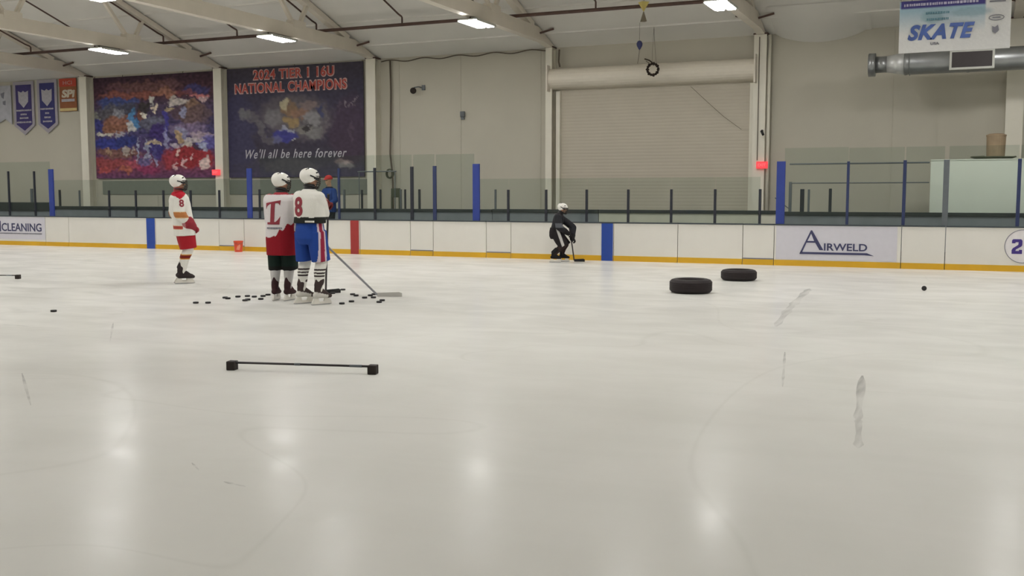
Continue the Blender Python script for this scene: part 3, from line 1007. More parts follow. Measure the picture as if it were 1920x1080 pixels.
for i in range(len(edges) - 1):
    x0, x1 = edges[i], edges[i + 1]
    t = thing('dasher_board', board_labels[i], 'dasher board', ((x0 + x1) / 2, 25.0, 0), group='white dasher boards')
    h = (x1 - x0) / 2 - 0.008
    bm = BM()
    box(bm, -h, h, 0.0, 0.12, 0.0, BZ - 0.03)
    obj('panel', bm, M['board'], t)
    bm = BM()
    box(bm, -h, h, -0.012, 0.0, 0.0, 0.135)
    obj('kick_plate', bm, M['kick'], t)
    bm = BM()
    box(bm, -h, h, -0.02, 0.16, BZ - 0.03, BZ, 0.006)
    obj('top_cap', bm, M['cap'], t)
    xc = (x0 + x1) / 2
    if i in (5, 9, 11, 15):
        bm = BM()
        box(bm, -h, h, -0.009, 0.0, 0.14, 0.165)
        obj('threshold', bm, M['grey_ink'], t)
    for (s0, s1, mm) in ((-23.6, -23.27, 'blue'), (-16.09, -15.82, 'red'), (-8.58, -8.28, 'blue')):
        if x0 < (s0 + s1) / 2 < x1:
            bm = BM()
            box(bm, s0 - xc, s1 - xc, -0.016, 0.0, 0.002, BZ - 0.032)
            obj('line_stripe', bm, M[mm], t)
    if i == 1:
        bm = BM()
        box(bm, -h, h, -0.006, 0.0, 0.2, BZ - 0.035)
        a = obj('advert_sheet', bm, M['ad'], t)
        lettering('lettering', 'CLEANING', 0.3, M['navy_ink'], a, (-29.03 - xc, -0.012, 0.6), offset=0.004, width=1.84, height=0.27, depth=0.005)
        lettering('lettering', 'd', 0.3, M['navy_ink'], a, (-30.12 - xc, -0.012, 0.63), offset=0.022, width=0.26, height=0.36, depth=0.005)
        bm = BM()
        dashes(bm, -30.3 - xc, -28.1 - xc, 0.392, 0.04, -0.012, -0.006)
        obj('small_print', bm, M['grey_ink'], a)
    if i == 16:
        bm = BM()
        box(bm, -h + 0.04, h - 0.08, -0.006, 0.0, 0.15, BZ - 0.035)
        a = obj('advert_sheet', bm, M['ad'], t)
        # the big A with a swept foot and underline
        bm = BM()
        def P(px, pz):
            return (px - xc, pz)
        prism(bm, [P(-3.66, 0.30), P(-3.415, 0.845), P(-3.385, 0.845), P(-3.12, 0.385), P(-3.21, 0.385), P(-3.31, 0.555), P(-3.505, 0.555), P(-3.6, 0.335)], 'y', -0.012, -0.006)
        obj('letter', bm, M['navy_ink'], a)
        bm = BM()
        prism(bm, [P(-3.335, 0.595), P(-3.485, 0.595), P(-3.405, 0.765)], 'y', -0.0135, -0.0055)
        obj('letter_counter', bm, M['ad'], a)
        bm = BM()
        prism(bm, [P(-3.66, 0.30), P(-3.62, 0.335), P(-2.15, 0.335), P(-2.0, 0.27), P(-2.2, 0.285), P(-3.66, 0.285)], 'y', -0.012, -0.006)
        obj('underline', bm, M['navy_ink'], a)
        lettering('lettering', 'IRWELD', 0.2, M['navy_ink'], a, (-2.63 - xc, -0.012, 0.46), offset=0.004, width=0.96, height=0.17, depth=0.005)
    if i == 18:
        bm = BM()
        n = 40
        cx, cz, rr = 1.06 - xc, 0.555, 0.37
        prism(bm, [(cx + rr * math.cos(2 * math.pi * k / n), cz + rr * math.sin(2 * math.pi * k / n)) for k in range(n)], 'y', -0.006, 0.0)
        a = obj('emblem_disc', bm, mat('white_disc', lin((232, 228, 228)), 0.4), t)
        bm = BM()
        tube(bm, [(cx + (rr - 0.01) * math.cos(2 * math.pi * k / n), -0.008, cz + (rr - 0.01) * math.sin(2 * math.pi * k / n)) for k in range(n)], 0.008, 5, closed=True)
        obj('emblem_rim', bm, M['grey_ink'], a)
        bm = BM()
        X0, X1 = 0.84 - xc, 1.045 - xc
        w = X1 - X0
        z0, z1 = 0.39, 0.71
        hh = z1 - z0
        poly = [(0, .72), (0, .92), (.12, 1), (.88, 1), (1, .9), (1, .6), (.9, .5), (.4, .3), (.36, .2), (.7, .2), (.7, .28), (1, .28), (1, 0), (0, 0), (0, .26), (.1, .38), (.62, .62), (.64, .8), (.34, .8), (.34, .72)]
        prism(bm, [(X0 + a_ * w, z0 + b_ * hh) for a_, b_ in poly], 'y', -0.014, -0.006)
        obj('number', bm, M['purple_ink'], a)

# glass posts on the boards -----------------------------------------------------
def post(x, top, w, m, label, d=0.05, kind='glass post'):
    bm = BM()
    box(bm, x - w / 2, x + w / 2, 25.03, 25.03 + d, BZ, top, 0.006)
    tag(obj('glass_post', bm, M[m]), label, kind, 'posts holding the rink glass')


post(-29.61, 2.47, 0.06, 'post_dark', 'tall dark glass post at the far left, left of the wide blue post')
post(-28.42, 2.46, 0.06, 'post_dark', 'tall dark glass post just left of the far left wide blue post')
post(-27.66, 2.52, 0.2, 'post_blue', 'wide blue padded post at the far left by the cleaning advert')
post(-19.64, 2.46, 0.17, 'post_blue', 'wide blue padded post left of the two standing players')
post(-12.15, 2.5, 0.2, 'post_blue', 'wide blue padded post near the picture centre')
post(-4.14, 2.46, 0.2, 'post_blue', 'wide blue padded post right of the roller door')
ordn = ['first', 'second', 'third', 'fourth', 'fifth', 'sixth', 'seventh', 'eighth']
for k, x in enumerate((-25.17, -24.06, -22.94, -21.87, -20.77)):
    post(x, 1.82, 0.055, 'post_dark', 'short black glass post under the collage banner, %s from the left' % ordn[k])
post(-19.28, 1.84, 0.05, 'post_dark', 'short black glass post just right of the blue post by the two players')
post(-16.5, 2.43, 0.06, 'post_navy', 'tall thin navy glass post just right of the coach in the red cap')
post(-15.31, 2.43, 0.07, 'post_dark', 'tall thin black glass post beside the white column')
post(-14.12, 2.45, 0.09, 'post_dark', 'tall dark glass post in the bare wall bay, left of a pair')
post(-13.41, 2.46, 0.1, 'post_navy', 'tall dark glass post in the bare wall bay, right of a pair')
for k, x in enumerate((-11.21, -10.13, -9.01, -7.9, -6.79, -5.7, -4.62)):
    post(x, 1.81, 0.06, 'post_dark', 'short black glass post below the roller door, %s right of the central blue post' % ordn[k])
post(-2.62, 2.44, 0.06, 'post_navy', 'tall navy glass post above the lilac advert')
post(-1.4, 2.45, 0.07, 'post_navy', 'tall navy glass post at the right edge of the lilac advert')
post(-0.53, 2.45, 0.12, 'post_grey', 'tall grey blue glass post before the white partition, its left one')
post(0.93, 2.45, 0.075, 'post_navy', 'tall navy glass post before the white partition, its right one')

panes = [(-33.0, -29.64, 2.77, 'pane at the far left end'), (-29.58, -28.45, 2.77, 'pane between the two tall dark posts at the far left'), (-28.39, -27.76, 2.77, 'narrow pane left of the far left blue post'),
         (-27.56, -25.2, 2.16, 'low pane right of the far left blue post'), (-25.14, -24.09, 2.16, 'low pane left of the red and white player'), (-24.03, -22.97, 2.16, 'low pane above the left blue stripe'),
         (-22.91, -21.9, 2.16, 'low pane behind the red and white player'), (-21.84, -20.8, 2.16, 'low pane right of the red and white player'), (-20.74, -19.73, 2.16, 'low pane left of the blue post by the two players'),
         (-19.25, -16.53, 2.78, 'tall pane behind the two standing players'), (-16.47, -15.35, 2.78, 'tall pane above the red centre stripe'), (-15.27, -14.17, 2.78, 'tall pane before the hanging cable'),
         (-14.07, -13.46, 2.78, 'narrow tall pane between the paired dark posts'), (-13.36, -12.25, 2.77, 'tall pane left of the central blue post'),
         (-12.05, -11.24, 2.1, 'low pane right of the central blue post'), (-11.18, -10.16, 2.1, 'low pane left of the far skater in black'), (-10.1, -9.04, 2.1, 'low pane behind the far skater in black'),
         (-8.98, -7.93, 2.1, 'low pane above the right blue stripe'), (-7.87, -6.82, 2.1, 'low pane below the middle of the roller door'), (-6.76, -5.73, 2.1, 'low pane below the right half of the roller door'), (-5.67, -4.65, 2.1, 'low pane below the right door guide'),
         (-4.04, -2.65, 2.77, 'tall pane right of the roller door blue post'), (-2.59, -1.44, 2.75, 'tall pane above the lilac advert'), (-1.36, -0.6, 2.75, 'tall pane left of the white partition'),
         (-0.46, 0.89, 2.75, 'tall pane before the white partition'), (0.97, 4.2, 2.75, 'tall pane at the right end of the boards')]
for x0, x1, z, lab in panes:
    bm = BM()
    box(bm, x0 - 0.024, x1 + 0.024, 25.082, 25.094, BZ, z)
    tag(obj('glass_shield', bm, M['glass']), 'clear rink glass ' + lab, 'glass pane', 'rink glass panes')

# bench back wall ------------------------------------------------------------------
for (x0, x1, z, cap, lab) in ((-34.0, -29.62, 1.42, 0.3, 'tall dark bench wall behind the cleaning advert'), (-29.6, -18.2, 1.29, 0.1, 'grey bench wall with dark cap behind the left players'),
                              (-18.18, -12.5, 1.265, 0.08, 'grey bench wall with dark cap behind the red centre stripe'), (-12.48, -9.3, 1.275, 0.09, 'grey bench wall with dark cap behind the far skater in black'), (-9.28, -4.4, 1.275, 0.09, 'pale bench wall with dark cap below the roller door'),
                              (-4.38, 6.0, 1.25, 0.09, 'grey bench wall with dark cap behind the lilac advert')):
    t = thing('bench_wall', lab, 'bench wall', ((x0 + x1) / 2, 26.8, 0), group='bench back walls')
    h = (x1 - x0) / 2
    bm = BM()
    box(bm, -h, h, 0.0, 0.08, 0.3, z - cap)
    obj('panel', bm, M['bench_pale'] if lab.startswith('pale') else M['bench_wall'], t)
    bm = BM()
    box(bm, -h, h, -0.03, 0.11, z - cap, z, 0.008)
    obj('cap_rail', bm, M['bench_cap'], t)

def back_post(x, z0, top, w, m, lab):
    bm = BM()
    box(bm, x - w / 2, x + w / 2, 26.82, 26.87, z0, top, 0.005)
    tag(obj('stanchion', bm, M[m]), lab, 'post', 'thin posts on the bench wall')


back_post(-29.25, 1.29, 1.86, 0.07, 'post_dark', 'short dark post on the bench wall right of the far left blue post')
back_post(-28.32, 1.29, 1.84, 0.05, 'post_grey', 'thin pale post on the bench wall left of the collage banner')
back_post(-30.6, 1.42, 1.9, 0.1, 'post_grey', 'grey post on the tall dark bench wall at the far left')
back_post(-17.49, 1.265, 1.84, 0.06, 'post_grey', 'thin grey post on the bench wall right of the coach')
back_post(-16.86, 1.265, 1.83, 0.05, 'post_dark', 'thin dark post on the bench wall before the champions banner edge')
back_post(-16.21, 1.265, 1.84, 0.05, 'post_dark', 'thin dark post on the bench wall just right of the white column')
back_post(-15.51, 1.265, 1.84, 0.045, 'post_grey', 'thin post right of the tall dark chair, left of a pair')
back_post(-15.36, 1.265, 1.84, 0.045, 'post_dark', 'thin post right of the tall dark chair, right of a pair')
back_post(-14.88, 1.265, 1.84, 0.06, 'post_dark', 'thin dark post on the bench wall between the tall glass posts')
back_post(-12.41, 1.275, 1.83, 0.05, 'post_grey', 'thin grey post on the bench wall right of the central blue post')
back_post(-3.9, 1.25, 1.82, 0.1, 'post_dark', 'thick short dark post on the bench wall right of the roller door')
back_post(-3.74, 1.25, 1.81, 0.05, 'post_grey', 'thin short grey post beside the thick dark one')
back_post(-3.22, 1.25, 1.83, 0.07, 'post_dark', 'short dark post on the bench wall left of the lilac advert centre')

# rail frame right of the roller door
t = thing('rail_frame', 'dark rail frame behind the glass between the blue post and white partition', 'railing', (0, 27.0, 0))
bm = BM()
for z in (2.45, 1.97):
    tube(bm, [(-4.25 if z > 2.2 else -4.2, 0, z), (-0.95, 0, z)], 0.014 if z < 2.2 else 0.02, 8)
obj('rail', bm, M['post_grey'], t)
for x in (-4.22, -1.5):
    bm = BM()
    box(bm, x - 0.035, x + 0.035, -0.03, 0.03, 0.3, 2.0 if x < -4 else 2.5)
    obj('upright', bm, M['post_grey'], t)
bm = BM()
tube(bm, [(-4.6, 0, 1.6), (-4.22, 0.02, 1.3), (-4.22, 0.02, 0.35)], 0.015, 6)
obj('brace', bm, M['post_grey'], t)
t = thing('rail_frame', 'short grey rail before the white column right of the champions banner', 'railing', (0, 27.0, 0))
bm = BM()
tube(bm, [(-17.1, 0, 2.38), (-15.75, 0, 2.38)], 0.018, 8)
obj('rail', bm, M['post_grey'], t)
bm = BM()
for x in (-17.05, -15.8):
    tube(bm, [(x, 0, 0.3), (x, 0, 2.38)], 0.015, 6)
obj('upright', bm, M['post_grey'], t)

# white partition with bin
t = thing('white_partition', 'white boxed partition behind the glass at the right', 'partition', (-0.93, 27.15, 0.3))
bm = BM()
box(bm, 0.0, 4.6, 0.0, 0.75, 0.0, 2.2)
obj('panel_box', bm, M['white_box'], t)
bm = BM()
box(bm, -0.01, 4.62, -0.015, 0.76, 2.2, 2.225)
obj('lid', bm, M['white_box'], t)
t = thing('storage_bin', 'tan lidded bin standing on top of the white partition', 'bin', (0.49, 27.5, 2.525))
bm = BM()
lathe(bm, [(0.14, 0.0), (0.2, 0.005), (0.215, 0.55), (0.19, 0.56)], 24)
obj('body', bm, M['tan'], t, False)
bm = BM()
lathe(bm, [(0.225, 0.545), (0.225, 0.575), (0.15, 0.605), (0.03, 0.615)], 24)
obj('lid', bm, M['tan'], t)
bm = BM()
pts = []
for k in range(90):
    a = k * 0.26
    rr = 0.3 + 0.1 * (k / 90) + 0.02 * math.sin(a * 3)
    pts.append((0.45 + rr * 1.25 * math.cos(a), 27.5 + rr * 0.84 * math.sin(a), 2.545 + 0.012 * (k // 24)))
tube(bm, pts, 0.018, 6)
tag(obj('coiled_hose', bm, M['hose'], None, True), 'dark green hose coiled around the tan bin', 'hose')

# tall dark chair behind the glass
t = thing('bar_chair', 'tall dark chair on the walkway beside the hanging cable', 'chair', (-15.98, 27.35, 0.3))
bm = BM()
box(bm, -0.16, 0.16, -0.02, 0.03, 1.3, 1.58, 0.03)
obj('backrest', bm, M['hose'], t)
bm = BM()
box(bm, -0.17, 0.17, 0.0, 0.36, 0.9, 0.95, 0.015)
obj('seat', bm, M['hose'], t)
for sx in (-1, 1):
    bm = BM()
    beam(bm, (sx * 0.14, 0.0, 0), (sx * 0.13, 0.0, 1.35), 0.05, 0.04, (0, 1, 0))
    obj('leg', bm, M['hose'], t)
    bm = BM()
    beam(bm, (sx * 0.14, 0.34, 0), (sx * 0.14, 0.33, 0.92), 0.04, 0.04, (0, 1, 0))
    obj('leg', bm, M['hose'], t)

# ------------------------------------------------------------------ things on the ice
def tyre(x, y, ro, w, label):
    ri = ro * 0.6
    bm = BM()
    prof = [(ri, 0.03), (ri + 0.02, 0.005), (ro - 0.08, 0.0), (ro - 0.03, 0.015), (ro, 0.05), (ro, w - 0.05), (ro - 0.03, w - 0.015), (ro - 0.08, w), (ri + 0.02, w - 0.005), (ri, w - 0.03), (ri + 0.03, w - 0.05), (ro - 0.05, w - 0.05), (ro - 0.05, 0.05), (ri + 0.03, 0.05)]
    lathe(bm, prof, 48, close=True)
    t = thing('tyre', label, 'tyre', (x, y, 0), 0, 'tyres lying on the ice')
    obj('casing', bm, M['rubber'], t, False)
    bm = BM()
    for k in range(5):
        z = 0.055 + k * (w - 0.11) / 4
        tube(bm, [((ro - 0.002) * math.cos(2 * math.pi * j / 48), (ro - 0.002) * math.sin(2 * math.pi * j / 48), z) for j in range(48)], 0.006, 6, closed=True)
    obj('tread', bm, M['rubber'], t, True)


tyre(-4.335, 17.33, 0.36, 0.24, 'black car tyre lying flat on the ice, the nearer of the two')
tyre(-4.12, 20.28, 0.345, 0.215, 'black car tyre lying flat on the ice, the farther one nearer the boards')

def hurdle(p, q, label):
    p, q = Vector((*p, 0)), Vector((*q, 0))
    mid = (p + q) / 2
    a = math.atan2((q - p).y, (q - p).x)
    h = (q - p).length / 2
    t = thing('stickhandling_bar', label, 'training bar', mid, a, 'low training bars on the ice')
    for s in (-1, 1):
        bm = BM()
        box(bm, s * h - 0.042, s * h + 0.042, -0.045, 0.045, 0.0, 0.085, 0.008)
        obj('end_block', bm, M['bar_black'], t)
    bm = BM()
    tube(bm, [(-h, 0, 0.07), (h, 0, 0.07)], 0.011, 10)
    obj('bar', bm, M['stick_black'], t, True)
    for u in (-0.06, 0.72):
        bm = BM()
        tube(bm, [(h * u - 0.03, 0, 0.07), (h * u + 0.03 + 0.06 * (u > 0.5), 0, 0.07)], 0.013, 10)
        obj('tape_band', bm, M['post_grey'], t, True)


hurdle((-6.38, 7.82), (-5.03, 8.16), 'black bar on two end blocks lying on the near ice')
hurdle((-18.7, 14.3), (-17.32, 14.78), 'black bar on end blocks at the left edge of the ice')

pk = [(-11.92, 10.75), (-10.85, 12.48), (-10.68, 12.56), (-10.96, 13.3), (-10.84, 13.22), (-10.88, 13.52), (-10.8, 13.66), (-10.63, 13.62), (-10.39, 13.08), (-10.43, 13.2), (-10.57, 13.77), (-10.3, 13.36), (-10.63, 13.98), (-9.81, 14.66), (-10.01, 15.28), (-9.39, 14.62), (-9.22, 14.46), (-8.9, 14.21), (-9.02, 14.58), (-9.07, 14.78), (-8.79, 14.3), (-8.77, 13.62), (-8.73, 13.29), (-8.42, 13.96), (-8.33, 13.72)]
plab = ['lone black puck near the left edge of the ice', 'black puck left of the scatter, the left of two side by side', 'black puck left of the scatter, the right of two side by side']
bmp = BM()
lathe(bmp, [(0.03, 0.0), (0.036, 0.001), (0.0381, 0.004), (0.0381, 0.0214), (0.036, 0.0244), (0.03, 0.0254)], 24)
bmesh.ops.scale(bmp, vec=(1.12, 1.12, 1.12), verts=bmp.verts)
p0 = obj('hockey_puck', bmp, M['puck'])
lefts = sorted(range(3, 13), key=lambda i: pk[i][0] / pk[i][1])
rights = sorted(range(13, 25), key=lambda i: pk[i][0] / pk[i][1])
names12 = ['first', 'second', 'third', 'fourth', 'fifth', 'sixth', 'seventh', 'eighth', 'ninth', 'tenth', 'eleventh', 'twelfth']
for i, (x, y) in enumerate(pk):
    o = p0 if i == 0 else p0.copy()
    if i:
        C.objects.link(o)
    o.location = (x, y, 0)
    o.rotation_euler = (0, 0, i * 0.7)
    if i < 3:
        lab = plab[i]
    elif i in lefts:
        lab = 'black puck scattered left of the maroon skates, %s from the left' % names12[lefts.index(i)]
    else:
        lab = 'black puck scattered right of the white skates, %s from the left' % names12[rights.index(i)]
    tag(o, lab, 'puck', 'black pucks on the ice')
o = p0.copy()
C.objects.link(o)
o.location = (-0.7, 19.33 + 0.014, 0.0427)
o.rotation_euler = (R(90), 0, R(2))
tag(o, 'black puck standing on its edge below the lilac advert at right', 'puck', 'black pucks on the ice')

t = thing('bucket', 'orange bucket standing on the ice against the boards', 'bucket', (-19.75, 24.62, 0), 0)
bm = BM()
lathe(bm, [(0.105, 0.0), (0.112, 0.004), (0.135, 0.3), (0.142, 0.305), (0.142, 0.325), (0.128, 0.325), (0.104, 0.02)], 28)
obj('pail', bm, M['orange'], t, False)
bm = BM()
tube(bm, [(0.14 * math.cos(a * 0.2618), -0.02 - 0.13 * math.sin(a * 0.2618), 0.31 - 0.08 * math.sin(a * 0.2618)) for a in range(13)], 0.004, 6)
obj('handle', bm, M['post_grey'], t)
bm = BM()
prism(bm, [(-0.06, 0.07), (0.03, 0.06), (0.06, 0.16), (0.05, 0.23), (-0.03, 0.17)], 'y', -0.137, -0.12)
obj('print', bm, M['pale_orange'], t)
t.rotation_euler = (0, 0, R(37))

# smudges of the near glass, laid on the ice as grey streaks
def smudge(pts, w, label):
    bm = BM()
    n = len(pts)
    L, Rr = [], []
    for i, p in enumerate(pts):
        a = Vector(pts[max(0, i - 1)])
        b = Vector(pts[min(n - 1, i + 1)])
        d = (b - a).normalized()
        s = Vector((-d.y, d.x)) * (w * (0.45 + 0.55 * random.random()) / 2)
        if i in (0, n - 1):
            s *= 0.2
        L.append(bm.verts.new((p[0] + s.x, p[1] + s.y, 0.0015)))
        Rr.append(bm.verts.new((p[0] - s.x, p[1] - s.y, 0.0015)))
    for i in range(n - 1):
        bm.faces.new((L[i], L[i + 1], Rr[i + 1], Rr[i]))
    tag(obj('glass_smudge', bm, M['smudge']), label, 'ice mark', 'near-glass smudges laid on the ice')


m = bpy.data.materials.new('grey_glass_smudge')
m.use_nodes = True
nt = m.node_tree
b = nt.nodes['Principled BSDF']
b.inputs['Base Color'].default_value = (*lin((140, 138, 136)), 1)
b.inputs['Roughness'].default_value = 0.6
nz = nt.nodes.new('ShaderNodeTexNoise')
nz.inputs['Scale'].default_value = 3.0
mr = nt.nodes.new('ShaderNodeMapRange')
mr.inputs[1].default_value = 0.35
mr.inputs[2].default_value = 0.7
mr.inputs[3].default_value = 0.05
mr.inputs[4].default_value = 0.42
nt.links.new(nz.outputs['Fac'], mr.inputs[0])
nt.links.new(mr.outputs[0], b.inputs['Alpha'])
M['smudge'] = m


def densify(pts, k=6):
    out = []
    for a, b_ in zip(pts, pts[1:]):
        for i in range(k):
            t_ = i / k
            out.append((a[0] + (b_[0] - a[0]) * t_, a[1] + (b_[1] - a[1]) * t_))
    out.append(pts[-1])
    return out


smudge(densify([(-2.58, 18.9), (-2.48, 17.0), (-2.38, 15.33), (-2.21, 13.24)]), 0.16, 'pale grey scuff of the near glass, laid on the ice right of the tyres')
smudge(densify([(-0.86, 9.9), (-0.72, 8.05), (-0.68, 7.67), (-0.62, 7.0)]), 0.075, 'dark grey scuff streak of the near glass, laid on the ice at right')
smudge(densify([(-1.75, 11.09), (-1.59, 10.04), (-1.44, 9.04)]), 0.03, 'thin faint scuff line of the near glass, laid on the ice below the tyres')
smudge(densify([(-10.18, 10.13), (-8.9, 8.8)]), 0.03, 'thin faint scuff line of the near glass, laid on the ice below the left player')
smudge(densify([(-8.04, 6.86), (-6.74, 5.82)]), 0.03, 'thin faint scuff line of the near glass, laid on the ice at the lower left')
smudge(densify([(-4.36, 4.94), (-4.2, 4.82)]), 0.02, 'tiny dark near-glass mark laid on the near ice')
smudge(densify([(-3.9, 4.68), (-3.72, 4.65)]), 0.03, 'small grey near-glass mark laid on the near ice beside the lamp glint')
smudge(densify([(-11.39, 9.41), (-10.86, 9.41)]), 0.03, 'short grey scuff of the near glass, laid at the left edge of the ice')


# ------------------------------------------------------------------ people
class U:
    """closed solids collected and fused into one continuous skin"""

    def __init__(self):
        self.bm = BM()

    def ball(self, c, r):
        bmesh.ops.create_icosphere(self.bm, subdivisions=2, radius=r, matrix=Matrix.Translation(Vector(c)))

    def ell(self, c, rad, rot=None):
        mtx = Matrix.Translation(Vector(c)) @ ((rot.to_4x4() if rot is not None else Matrix.Identity(4))) @ Matrix.Diagonal((*rad, 1))
        bmesh.ops.create_icosphere(self.bm, subdivisions=3, radius=1, matrix=mtx)

    def seg(self, p, q, r0, r1, caps=True):
        p, q = Vector(p), Vector(q)
        d = q - p
        if d.length < 1e-6:
            return self.ball(p, r0)
        rot = d.to_track_quat('Z', 'Y').to_matrix().to_4x4()
        bmesh.ops.create_cone(self.bm, cap_ends=True, segments=18, radius1=r0, radius2=r1, depth=d.length, matrix=Matrix.Translation((p + q) / 2) @ rot)
        if caps:
            self.ball(p, r0 * 1.0)
            self.ball(q, r1 * 1.0)

    def chain(self, pts, rs, caps=True):
        for i in range(len(pts) - 1):
            self.seg(pts[i], pts[i + 1], rs[i], rs[i + 1], caps)

    def loft(self, secs, n=26, power=2.4):
        """secs: (centre, side vector*rx, front vector*ry)"""
        rings = []
        for c, sx, fy in secs:
            c, sx, fy = Vector(c), Vector(sx), Vector(fy)
            ring = []
            for k in range(n):
                a = 2 * math.pi * k / n
                ca, sa = math.cos(a), math.sin(a)
                ring.append(self.bm.verts.new(c + sx * (math.copysign(abs(ca) ** (2 / power), ca)) + fy * (math.copysign(abs(sa) ** (2 / power), sa))))
            rings.append(ring)
        for a, b_ in zip(rings, rings[1:]):
            for k in range(n):
                self.bm.faces.new((a[k], a[(k + 1) % n], b_[(k + 1) % n], b_[k]))
        self.bm.faces.new(list(reversed(rings[0])))
        self.bm.faces.new(rings[-1])

    def box(self, *a, **k):
        box(self.bm, *a, **k)

    def xform(self, mtx):
        bmesh.ops.transform(self.bm, matrix=mtx, verts=self.bm.verts)

    def build(self, name, m, parent, voxel=0.014, smooth=3, paint=None, cut=None):
        bmesh.ops.recalc_face_normals(self.bm, faces=self.bm.faces)
        me = bpy.data.meshes.new(name)
        self.bm.to_mesh(me)
        self.bm.free()
        o = bpy.data.objects.new('shape', me)
        C.objects.link(o)
        md = o.modifiers.new('r', 'REMESH')
        md.mode = 'VOXEL'
        md.voxel_size = voxel
        md.adaptivity = 0
        dg = bpy.context.evaluated_depsgraph_get()
        me2 = bpy.data.meshes.new_from_object(o.evaluated_get(dg))
        bpy.data.objects.remove(o)
        bpy.data.meshes.remove(me)
        bm = BM()
        bm.from_mesh(me2)
        for _ in range(smooth):
            bmesh.ops.smooth_vert(bm, verts=bm.verts, factor=0.5, use_axis_x=True, use_axis_y=True, use_axis_z=True)
        if cut:
            for co, no in cut:
                r = bmesh.ops.bisect_plane(bm, geom=bm.verts[:] + bm.edges[:] + bm.faces[:], plane_co=co, plane_no=no, clear_outer=True)
                ed = [e for e in r['geom_cut'] if isinstance(e, bmesh.types.BMEdge)]
                if ed:
                    bmesh.ops.holes_fill(bm, edges=ed, sides=0)
        if paint:
            lay = bm.verts.layers.float_color.new('pattern')
            for v in bm.verts:
                v[lay] = (*lin(paint(v.co)), 1)
        bm.to_mesh(me2)
        bm.free()
        me2.name = name
        me2.materials.clear()
        me2.materials.append(m)
        for p in me2.polygons:
            p.use_smooth = True
        ob = bpy.data.objects.new(name, me2)
        C.objects.link(ob)
        ob.parent = parent
        return ob


def frame_of(origin, y, z):
    """matrix whose Y points along y and Z close to z"""
    y = Vector(y).normalized()
    z = Vector(z)
    x = y.cross(z).normalized()
    z = x.cross(y).normalized()
    m_ = Matrix((x, y, z)).transposed().to_4x4()
    m_.translation = Vector(origin)
    return m_


def head_parts(u, F):
    """skull, jaw, nose, brow, ears and lips in the head frame F (Y forward, Z up, origin at ear level)"""
    h = U()
    h.ell((0, -0.012, 0.035), (0.074, 0.093, 0.092))
    h.ell((0, 0.022, -0.05), (0.056, 0.066, 0.066))
    h.ell((0, 0.06, -0.095), (0.03, 0.028, 0.024))
    h.chain([(0, 0.082, 0.012), (0, 0.108, -0.03)], [0.009, 0.014])
    h.ell((0, 0.078, 0.033), (0.052, 0.016, 0.011))
    h.ell((0, 0.084, -0.062), (0.026, 0.012, 0.009))
    for s in (-1, 1):
        h.ell((s * 0.077, -0.008, -0.004), (0.011, 0.022, 0.032))
        h.ell((s * 0.042, 0.058, -0.022), (0.026, 0.024, 0.024))
    h.xform(F)
    tmp = bpy.data.meshes.new('t')
    h.bm.to_mesh(tmp)
    h.bm.free()
    u.bm.from_mesh(tmp)
    bpy.data.meshes.remove(tmp)


def eyes(F, parent):
    for s in (-1, 1):
        bm = BM()
        bmesh.ops.create_uvsphere(bm, u_segments=10, v_segments=8, radius=0.011, matrix=F @ Matrix.Translation((s * 0.031, 0.076, 0.012)))
        obj('eye', bm, M['pupil'], parent, True)


